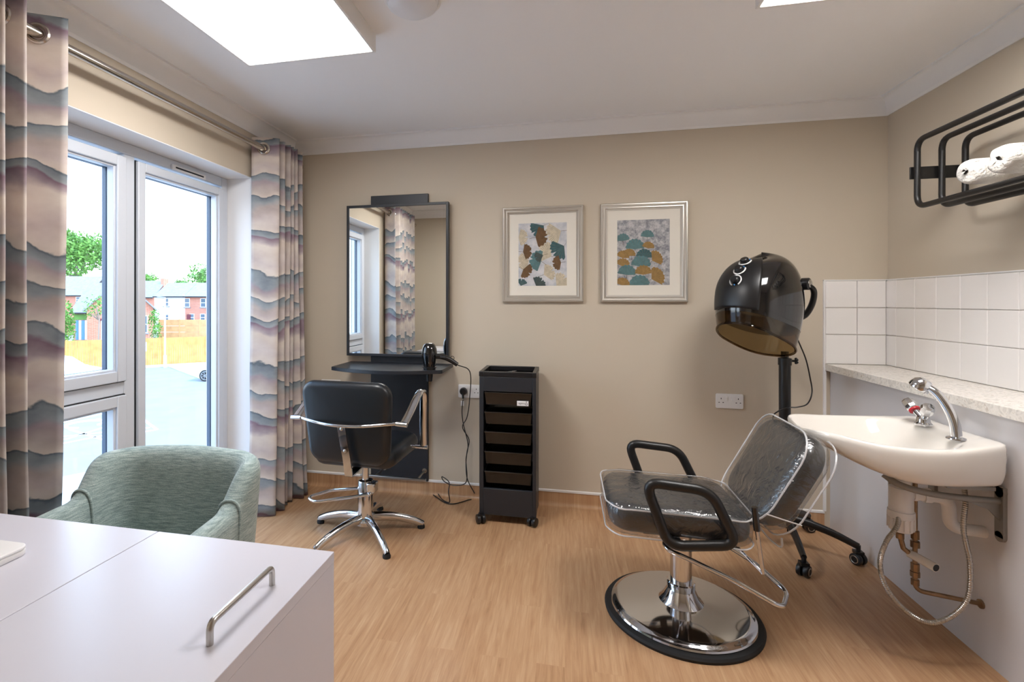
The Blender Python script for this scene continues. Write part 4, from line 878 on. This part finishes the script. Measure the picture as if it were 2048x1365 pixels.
# ================================================================== ARMCHAIR (local: +y forward)
ac = root('tub_armchair', (-1.262, 1.275, 0), 'sage green woven tub armchair behind the white desk', 'armchair', rotz=math.pi+math.radians(3), local=True)
def upath(t):                                                      # t -1 (left arm front) .. 1 (right arm front) along a rounded U
    hw, hb, R = .240, .205, .075; LS = .33; tot = (hw-R)+math.pi/2*R+LS; d = abs(t)*tot
    if d < hw-R: x, y = d, -hb
    elif d < hw-R+math.pi/2*R: a = (d-hw+R)/R; x, y = hw-R+R*math.sin(a), -hb+R-R*math.cos(a)
    else: u = d-(hw-R)-math.pi/2*R; x, y = hw+.012*u/LS, -hb+R+u
    return Vector((math.copysign(x, t), y, 0))
def sh_top(s):
    if s < .42: return .775-.010*(s/.42)**2
    if s < .62: k = (s-.42)/.20; k = k*k*(3-2*k); return .765-.115*k
    return .650-.012*(s-.60)/.40
rings = []; NT = 60; ts = [-1+2*i/NT for i in range(NT+1)]; seams = []
for t in ts:
    p = upath(t); q0, q1 = upath(max(-1, t-.02)), upath(min(1, t+.02)); tg = (q1-q0).normalized(); nr = Vector((tg.y, -tg.x, 0))
    if nr.dot(p) < 0: nr = -nr
    s = abs(t); tp_z = sh_top(s); th = .075+.02*max(0, (s-.5))
    lean = lambda z: .16*max(0, z-.40)*(1-.55*min(1, s/.6))
    e = 1 if s < .985 else .55
    sec = [(-th*.5, .34), (-th*.5*e, tp_z-.10), (-th*.48*e, tp_z-.035), (-th*.30*e, tp_z-.008), (0, tp_z), (th*.30*e, tp_z-.008), (th*.48*e, tp_z-.035), (th*.5*e, tp_z-.10), (th*.5, .34), (th*.35, .14), (-th*.35, .14)]
    rings.append([p+nr*(o+lean(z))+Vector((0, 0, z)) for o, z in sec])
sho = MB().loft(rings, True, True).build('shell', 'teal', ac, smooth=0, sub=1)
for p in sho.data.polygons: p.use_smooth = True
for tt in (-.58, .58):
    i = min(range(NT+1), key=lambda k: abs(ts[k]-tt)); r = rings[i]; c = sum(r, Vector())/len(r)
    MB().tube(catmull([q+(q-c).normalized()*.001 for q in r[:9]], 6), .0042, 8).build('piping', 'teal', ac)
MB().pad(.42, .42, .08, .13, .05, lambda u, v, d: (u, .02+v, .385+d+.015*math.cos(u*5)*math.cos(v*5)), 8).build('seat_cushion', 'teal', ac)
for x in (-.19, .19):
    for y in (-.16, .20): MB().cyl((x, y, .20), (x*1.12, y*1.1, .0), .022, .013, 14).build('leg', 'black_satin', ac)
MB().box((-.21, -.17, .17), (.21, .21, .33)).build('seat_frame', 'teal', ac, bevel=.02)

# ================================================================== OUTDOORS (seen through the window, one storey below)
GZ = -3.1; RO = Matrix.Rotation(TH, 4, 'Z')                         # frame aligned with the street houses
def OP(x, y, w): return ((x-PX)/FPX*w, w, CAMH+(HY-y)/FPX*w)
def ox(x, w): return (x-PX)/FPX*w
def oz(y, w): return CAMH+(HY-y)/FPX*w
gz = GZ
def gpt(x, y, z): v = onZ(x, y, z); return v
struct(MB().box((-140, -60, gz-.1), (-2.4, 160, gz)).build('ground_tarmac', 'tarmac'))
# pale paving strip in front of the building
a, b_ = onZ(125, 957, gz), onZ(215, 939, gz); dv = (b_-a).normalized(); p1, p2 = a-dv*14, a+dv*30
struct(MB().loft([[Vector((p1.x, p1.y, gz)), Vector((p2.x, p2.y, gz)), Vector((p2.x+16, p2.y-2, gz)), Vector((p1.x+9, p1.y-6, gz))], [Vector((p1.x, p1.y, gz+.04)), Vector((p2.x, p2.y, gz+.04)), Vector((p2.x+16, p2.y-2, gz+.04)), Vector((p1.x+9, p1.y-6, gz+.04))]], True, True).build('ground_paving', 'paving'))
# kerb path along the fence and dry verge by the parked car
def gpoly(px, z, name, m, h=.03):
    v = [onZ(x, y, z) for x, y in px]; return struct(MB().loft([v, [p+Vector((0, 0, h)) for p in v]], True, True).build(name, m))
gpoly([(60, 748), (290, 737), (440, 729), (440, 724), (60, 742)], gz, 'ground_path', 'paving')
gpoly([(338, 735), (440, 731), (440, 768), (395, 757)], gz, 'ground_verge', 'grass', .05)
# parking bay markings
def stripe(p, q, w, name='bay_marking'):
    a, b = onZ(*p, gz), onZ(*q, gz); d = (b-a).normalized(); n = Vector((-d.y, d.x, 0))*w/2
    v = [a+n, b+n, b-n, a-n]; return MB().loft([[Vector((*k.xy, gz+.001)) for k in v], [Vector((*k.xy, gz+.008)) for k in v]], True, True)
bm_ = root('bay_marking', onZ(170, 860, gz), 'white painted disabled parking bay lines on the tarmac', 'road marking')
for p, q in (((125, 846), (225, 824)), ((125, 838), (250, 812)), ((196, 838), (240, 862)), ((125, 874), (300, 856)), ((284, 838), (314, 860)), ((314, 860), (270, 868)), ((125, 888), (225, 868)), ((130, 880), (225, 850)), ((140, 860), (225, 886))): stripe(p, q, .11).build('painted_line', 'paint_line', bm_)
c = onZ(170, 850, gz); MB().tube([Vector((c.x+.55*math.cos(a), c.y+.55*math.sin(a), gz+.006)) for a in [5.2*i/20 for i in range(21)]], .06, 4).build('wheelchair_symbol', 'paint_line', bm_)

def fence(pts, h, label, m, pitch=.14, rails=False, step=2.4, top=None):
    P = [Vector((*p, gz)) for p in pts]; r = root('timber_fence', P[len(P)//2], label, 'fence', 'timber fences across the car park')
    for a, b in zip(P, P[1:]):
        L = (b-a).length; d = (b-a)/L; n = max(1, round(L/step)); nr = Vector((d.y, -d.x, 0))
        if nr.x < 0: nr = -nr
        for i in range(n):
            q0, q1 = a+d*L*i/n, a+d*L*(i+1)/n; mb = MB(); ll = (q1-q0).length; k = max(2, round(ll/pitch))
            if rails:
                for j in range(4): zz = gz+h*(j/4)+.02; mb.obox(q0+Vector((0, 0, zz-gz+h/8)), q1+Vector((0, 0, zz-gz+h/8)), .03, h/4-.02)
            else:
                for j in range(k):
                    u0, u1 = ll*j/k+.004, ll*(j+1)/k-.004; o = nr*(.012 if j % 2 else 0)
                    mb.loft([[q0+d*u+o+nr*w+Vector((0, 0, z)) for u, w in ((u0, 0), (u1, 0), (u1, .02), (u0, .02))] for z in (.04, h)], True, True)
            mb.build('panel', m, r, smooth=0)
            MB().obox(q0+Vector((0, 0, 0)), q0+Vector((0, 0, h+.06)), .1, .1, (d.x, d.y, 0)).build('post', m, r, smooth=0)
    return r
f0, f1, f2 = onZ(60, 745, gz), onZ(133, 741, gz), onZ(412, 725.5, gz)
fence([f0.xy, f1.xy, f2.xy], 1.88, 'orange close-boarded timber fence along the car park edge', 'timber')
f3 = onZ(455, 722, gz); e0 = f2; fence([f2.xy, (f2.x-3.5, f2.y+6)], 1.88, 'short return of the timber fence running back beside the verge', 'timber')
u0, u1 = Vector((RO @ Vector(OP(318, 640, 51)))), Vector((RO @ Vector(OP(440, 640, 51))))
fence([u0.xy, u1.xy], oz(640, 51)-gz, 'pale horizontal-panel timber fence higher up below the terraced houses', 'timber2', rails=True, step=1.9)
MB_l = MB(RO); w = 33.5; x = ox(330, w); lp = root('lamp_post', RO @ Vector((x, w, gz)), 'slim white lamp post standing in front of the timber fence', 'lamp post')
MB(RO).lathe([(.09, gz), (.09, gz+.8), (.055, gz+.85), (.05, oz(596, w)), (0, oz(596, w))], (x, w, 0), 12).build('column', 'white_trim', lp)
MB(RO).obox((x, w, oz(596, w)), (x-.5, w, oz(594, w)), .16, .08).build('lantern', 'cast', lp)
sg = root('fence_sign', RO @ Vector((ox(287, 34.2), 34.2, -2)), 'small teal and white notice fixed to the fence', 'sign'); 
w = 33.6; MB(RO).box((ox(283, w), w, oz(703, w)), (ox(293, w), w+.03, oz(685, w))).build('plate', 'white_trim', sg); MB(RO).box((ox(284, w), w-.01, oz(696, w)), (ox(291, w), w, oz(687, w))).build('teal_patch', 'teal_sign', sg)

def window(r, x0, x1, z0, z1, y, T=RO, bars=1):
    o = MB(T); fw = .07
    for lo, hi in (((x0, z0), (x0+fw, z1)), ((x1-fw, z0), (x1, z1)), ((x0+fw, z0), (x1-fw, z0+fw)), ((x0+fw, z1-fw), (x1-fw, z1)), ((x0+fw, (z0+z1)/2-fw/2), (x1-fw, (z0+z1)/2+fw/2))): o.box((lo[0], y-.05, lo[1]), (hi[0], y+.02, hi[1]))
    q = o.build('window', 'white_trim', r, smooth=0); MB(T).box((x0+fw*.5, y-.02, z0+fw*.5), (x1-fw*.5, y-.005, z1-fw*.5)).build('pane', 'winglass', q, smooth=0)
    MB(T).box((x0-.08, y-.09, z0-.1), (x1+.08, y+.0, z0)).build('sill', 'slate', q, smooth=0)
def roof_slope(r, x0, x1, ze, zr, y0, dep, m='slate', T=RO):
    q = MB(T); q.loft([[Vector((x, y0-.3, ze-.05)), Vector((x, y0+dep/2, zr)), Vector((x, y0+dep+.3, ze-.05)), Vector((x, y0+dep+.3, ze-.2)), Vector((x, y0+dep/2, zr-.15)), Vector((x, y0-.3, ze-.2))] for x in (x0, x1)], True, True); o = q.build('roof', m, r, smooth=0)
    MB(T).box((x0, y0-.42, ze-.2), (x1, y0-.3, ze-.08)).build('gutter', 'gasket', o, smooth=0); return o
# terraced pair: white rendered house and brick house
w = 62.0; xa, xm, xb = ox(309, w), ox(370, w), ox(452, w); ze, zr_ = oz(592, w), oz(566, 65)
h1 = root('terraced_house', RO @ Vector(((xa+xm)/2, w+3, gz)), 'white rendered terraced house with grey slate roof beyond the fence', 'house', 'houses beyond the car park')
MB(RO).box((xa, w, gz), (xm, w+6, ze)).build('wall', 'render', h1, smooth=0); roof_slope(h1, xa, xm-.02, ze, zr_, w, 6)
for y0, y1 in ((597, 613), (629, 643)): window(h1, ox(327.5, w), ox(338, w), oz(y1, w), oz(y0, w), w)
h2 = root('terraced_house', RO @ Vector(((xm+xb)/2, w+3, gz)), 'orange brick terraced house with maroon door joined to the white one', 'house', 'houses beyond the car park')
MB(RO).box((xm+.01, w, gz), (xb, w+6, ze)).build('wall', 'brick', h2, smooth=0); roof_slope(h2, xm+.02, xb, ze, zr_, w, 6)
MB(RO).box((xm-.1, w-.34, ze), (xm+.12, w-.30, ze+.1)).build('party_flashing', 'render', h2, smooth=0)
for a, b in ((368, 380), (400, 412), (432, 444)): window(h2, ox(a+1, w), ox(b, w), oz(615, w), oz(597, w), w)
for a, b in ((379, 389), (400, 411)): window(h2, ox(a+.5, w), ox(b, w), oz(643, w), oz(628, w), w)
MB(RO).box((ox(369, w)+.3, w-.06, gz), (ox(377, w)+.3, w+.02, oz(629, w))).build('door', 'door_red', h2, smooth=0)
MB(RO).box((ox(413, w), w+2.6, zr_-.8), (ox(421, w), w+3.6, oz(553, w))).build('chimney', 'brick', h2, smooth=0)
# near gabled brick building
w = 44.0; GC = RO @ Vector((ox(242, w), w, 0)); RG = Matrix.Translation(GC) @ Matrix.Rotation(TH+math.radians(34.5), 4, 'Z')
hw_ = 2.42; zl, za = oz(617, w), oz(561, w)
g = root('gabled_building', (GC.x, GC.y, gz), 'red brick building with a pointed gable end behind the fence', 'building')
MB(RG).prism([(-hw_, gz), (hw_, gz), (hw_, zl), (0, za), (-hw_, zl)], 0, 4.5, lambda a, b, c: (a, c, b)).build('wall', 'brick', g, smooth=0)
t = .16; e = .3; sl = (za-zl)/hw_
MB(RG).prism([(-hw_-e, zl-e*sl+.02), (0, za+.02), (hw_+e, zl-e*sl+.02), (hw_+e, zl-e*sl+.02+t), (0, za+.02+t), (-hw_-e, zl-e*sl+.02+t)], -.3, 4.8, lambda a, b, c: (a, c, b)).build('roof', 'slate', g, smooth=0)
window(g, -1.45, -.45, oz(678, w), oz(641, w), 0, RG); window(g, 1.55, 2.0, oz(668, w), oz(632, w), 0, RG)
MB(RG).box((-1.55, -.12, oz(641, w)), (-.35, 0, oz(637, w))).build('lintel', 'door_red', g, smooth=0)
# lower wing with shutters to the left of the gable
w2 = 48.0; x0, x1 = ox(147, w2), ox(183, w2); s = root('shuttered_wing', RO @ Vector(((x0+x1)/2, w2+2, gz)), 'low wing with blue shutters and sloping grey roof beside the gable', 'building')
MB(RO).box((x0, w2, gz), (ox(220, w2), w2+5, oz(624, w2))).build('wall', 'brick', s, smooth=0)
for k in range(5): xx = x0+.25+k*.29; MB(RO).box((xx, w2-.06, oz(680, w2)), (xx+.24, w2-.005, oz(641, w2))).build('shutter', 'bluecurt' if k % 2 == 0 else 'render', s, smooth=0)
MB(RO).box((x0+.1, w2-.08, oz(640, w2)), (x0+1.6, w2-.005, oz(629, w2))).build('fascia_board', 'leaf', s, smooth=0)
roof_slope(s, x0-.2, ox(221, w2), oz(624, w2), oz(566, w2+2.5), w2, 5)
w = 66.0; x0, x1 = ox(85, w), ox(172, w); h3 = root('brick_house', RO @ Vector(((x0+x1)/2, w+3, gz)), 'brick house with pale roof under the large tree', 'house', 'houses beyond the car park')
MB(RO).box((x0, w, gz), (x1, w+6, oz(590, w))).build('wall', 'brick', h3, smooth=0); roof_slope(h3, x0, x1+.3, oz(590, w), oz(553, w+3), w, 6); window(h3, ox(152, w), ox(165, w), oz(605, w), oz(594, w), w)
w = 70.0; x0, x1 = ox(222, w), ox(308, w); h4 = root('brick_house', RO @ Vector(((x0+x1)/2, w+3, gz)), 'brick house with chimney rising behind the gabled building', 'house', 'houses beyond the car park')
MB(RO).box((x0, w, gz), (x1, w+6, oz(594, w))).build('wall', 'brick', h4, smooth=0); roof_slope(h4, x0, x1, oz(594, w), oz(562, w+3), w, 6); MB(RO).box((ox(303, w), w+2.2, oz(585, w)), (ox(309, w), w+3.4, oz(556, w))).build('chimney', 'brick', h4, smooth=0)
# trees
def tree(x, w, ytop, ybot, rx, label, n=2600, leaf=.42, trunk=True, seed=1):
    rnd = random.Random(seed); X, zt, zb = ox(x, w), oz(ytop, w), oz(ybot, w); zc = (zt+zb)/2; rz = (zt-zb)/2; R = rx/FPX*w
    r = root('tree', RO @ Vector((X, w, gz)), label, 'tree', 'trees beyond the houses'); m = MB(RO); vs = []; fs = []
    blobs = [(rnd.uniform(-.6, .6)*R, rnd.uniform(-.6, .6)*R, rnd.uniform(-.55, .6)*rz, rnd.uniform(.35, .55)) for _ in range(22)]+[(0, 0, 0, .75)]
    for i in range(n):
        bx, by, bz, k = rnd.choice(blobs); d = Vector((rnd.gauss(0, 1), rnd.gauss(0, 1), rnd.gauss(0, 1))).normalized(); q = k*rnd.uniform(.72, 1.05)
        c = Vector((X+bx+d.x*R*q, w+by+d.y*R*q, zc+bz+d.z*rz*q)); a = Vector((rnd.gauss(0, 1), rnd.gauss(0, 1), rnd.gauss(0, 1))).normalized(); b = a.orthogonal().normalized(); l = leaf*rnd.uniform(.6, 1.2)
        o = len(vs); vs += [c-a*l*.5, c+b*l*.28, c+a*l*.5, c-b*l*.28]; fs.append((o, o+1, o+2, o+3))
    m.add(vs, fs); o = m.build('foliage', 'leaf', r, smooth=0); o['kind'] = 'stuff'
    if trunk:
        tk = MB(RO); tk.tube([(X, w, gz), (X+.1, w, zb+.2*rz), (X-.1, w, zc)], [k_*R for k_ in (.06, .045, .025)], 10)
        for s_ in (-1, -.4, .5, 1): tk.tube([(X, w, zb), (X+s_*R*.3, w-.5, zb+.5*rz), (X+s_*R*.55, w-1, zc+.2*rz)], [k_*R for k_ in (.035, .022, .009)], 8)
        tk.build('trunk', 'bark', r)
tree(150, 78, 458, 562, 68, 'large leafy green tree rising behind the brick house roofs', 5200, .55, seed=3)
tree(292, 80, 545, 580, 20, 'small tree top showing beside the chimney', 900, .4, seed=4)
tree(425, 84, 530, 575, 42, 'rounded green tree behind the terraced house chimney', 2200, .5, seed=5)
tree(366, 90, 560, 575, 16, 'low treetop peeping over the terraced roof ridge', 500, .4, seed=8)
tree(128, 40, 606, 700, 20, 'bushy shrub growing behind the fence near the shuttered wing', 1300, .22, seed=6)
tree(312, 40.5, 612, 690, 12, 'thin young tree in front of the gabled building', 380, .2, seed=9)
tree(196, 39, 588, 640, 26, 'sparse branch of leaves in front of the gable roof', 300, .2, seed=11)
# parked cars
def car(x_end, w, flip, label):
    L = 4.2; X = ox(x_end, w); sgn = 1 if flip > 0 else -1; r = root('parked_car', RO @ Vector((X+sgn*L/2, w+.9, gz)), label, 'car', 'parked white cars')
    body = [(0, .32), (.02, .62), (.10, .80), (.9, .93), (1.05, .98), (3.95, 1.0), (4.15, .85), (4.2, .35), (3.75, .26), (.5, .24)]
    cab = [(1.0, .96), (1.75, 1.42), (2.3, 1.50), (3.3, 1.47), (3.95, 1.0)]
    fn = lambda a, b, c: (X+sgn*a, w+c, gz+b)
    MB(RO).prism(body, 0, 1.75, fn).build('body', 'carpaint', r, smooth=20, bevel=.07); MB(RO).prism(cab, .14, 1.61, fn).build('roof', 'carpaint', r, smooth=20, bevel=.05)
    MB(RO).prism([(1.25, 1.0), (1.83, 1.37), (2.3, 1.43), (3.2, 1.40), (3.65, 1.02)], .12, 1.63, fn).build('side_window', 'carglass', r, smooth=0)
    for a in (.64, 3.38):
        for c_ in (-.02, 1.57):
            ctr = fn(a, .315, c_); q = MB(RO).lathe([(0, 0), (.315, 0), (.33, .05), (.33, .15), (.315, .2), (0, .2)], ctr, 28, (0, 1, 0)).build('wheel', 'tyre', r)
            if c_ < 0:
                sp_ = MB(RO); cx, cy, cz_ = ctr; sp_.tube([(cx+.22*math.cos(k), cy-.005, cz_+.22*math.sin(k)) for k in [2*math.pi*i/24 for i in range(24)]], .02, 6, True)
                for k in range(7): k_ = 2*math.pi*k/7; sp_.obox((cx, cy-.01, cz_), (cx+.21*math.cos(k_), cy-.01, cz_+.21*math.sin(k_)), .02, .05, (0, 1, 0))
                sp_.build('alloy_rim', 'alloy', q)
car(387, 27.6, 1, 'white parked car whose wheel shows at the right edge of the window'); car(167, 25.5, -1, 'white parked car with its bonnet just above the sash rail')
for o in bpy.data.objects:
    if '_local' in o: del o['_local']
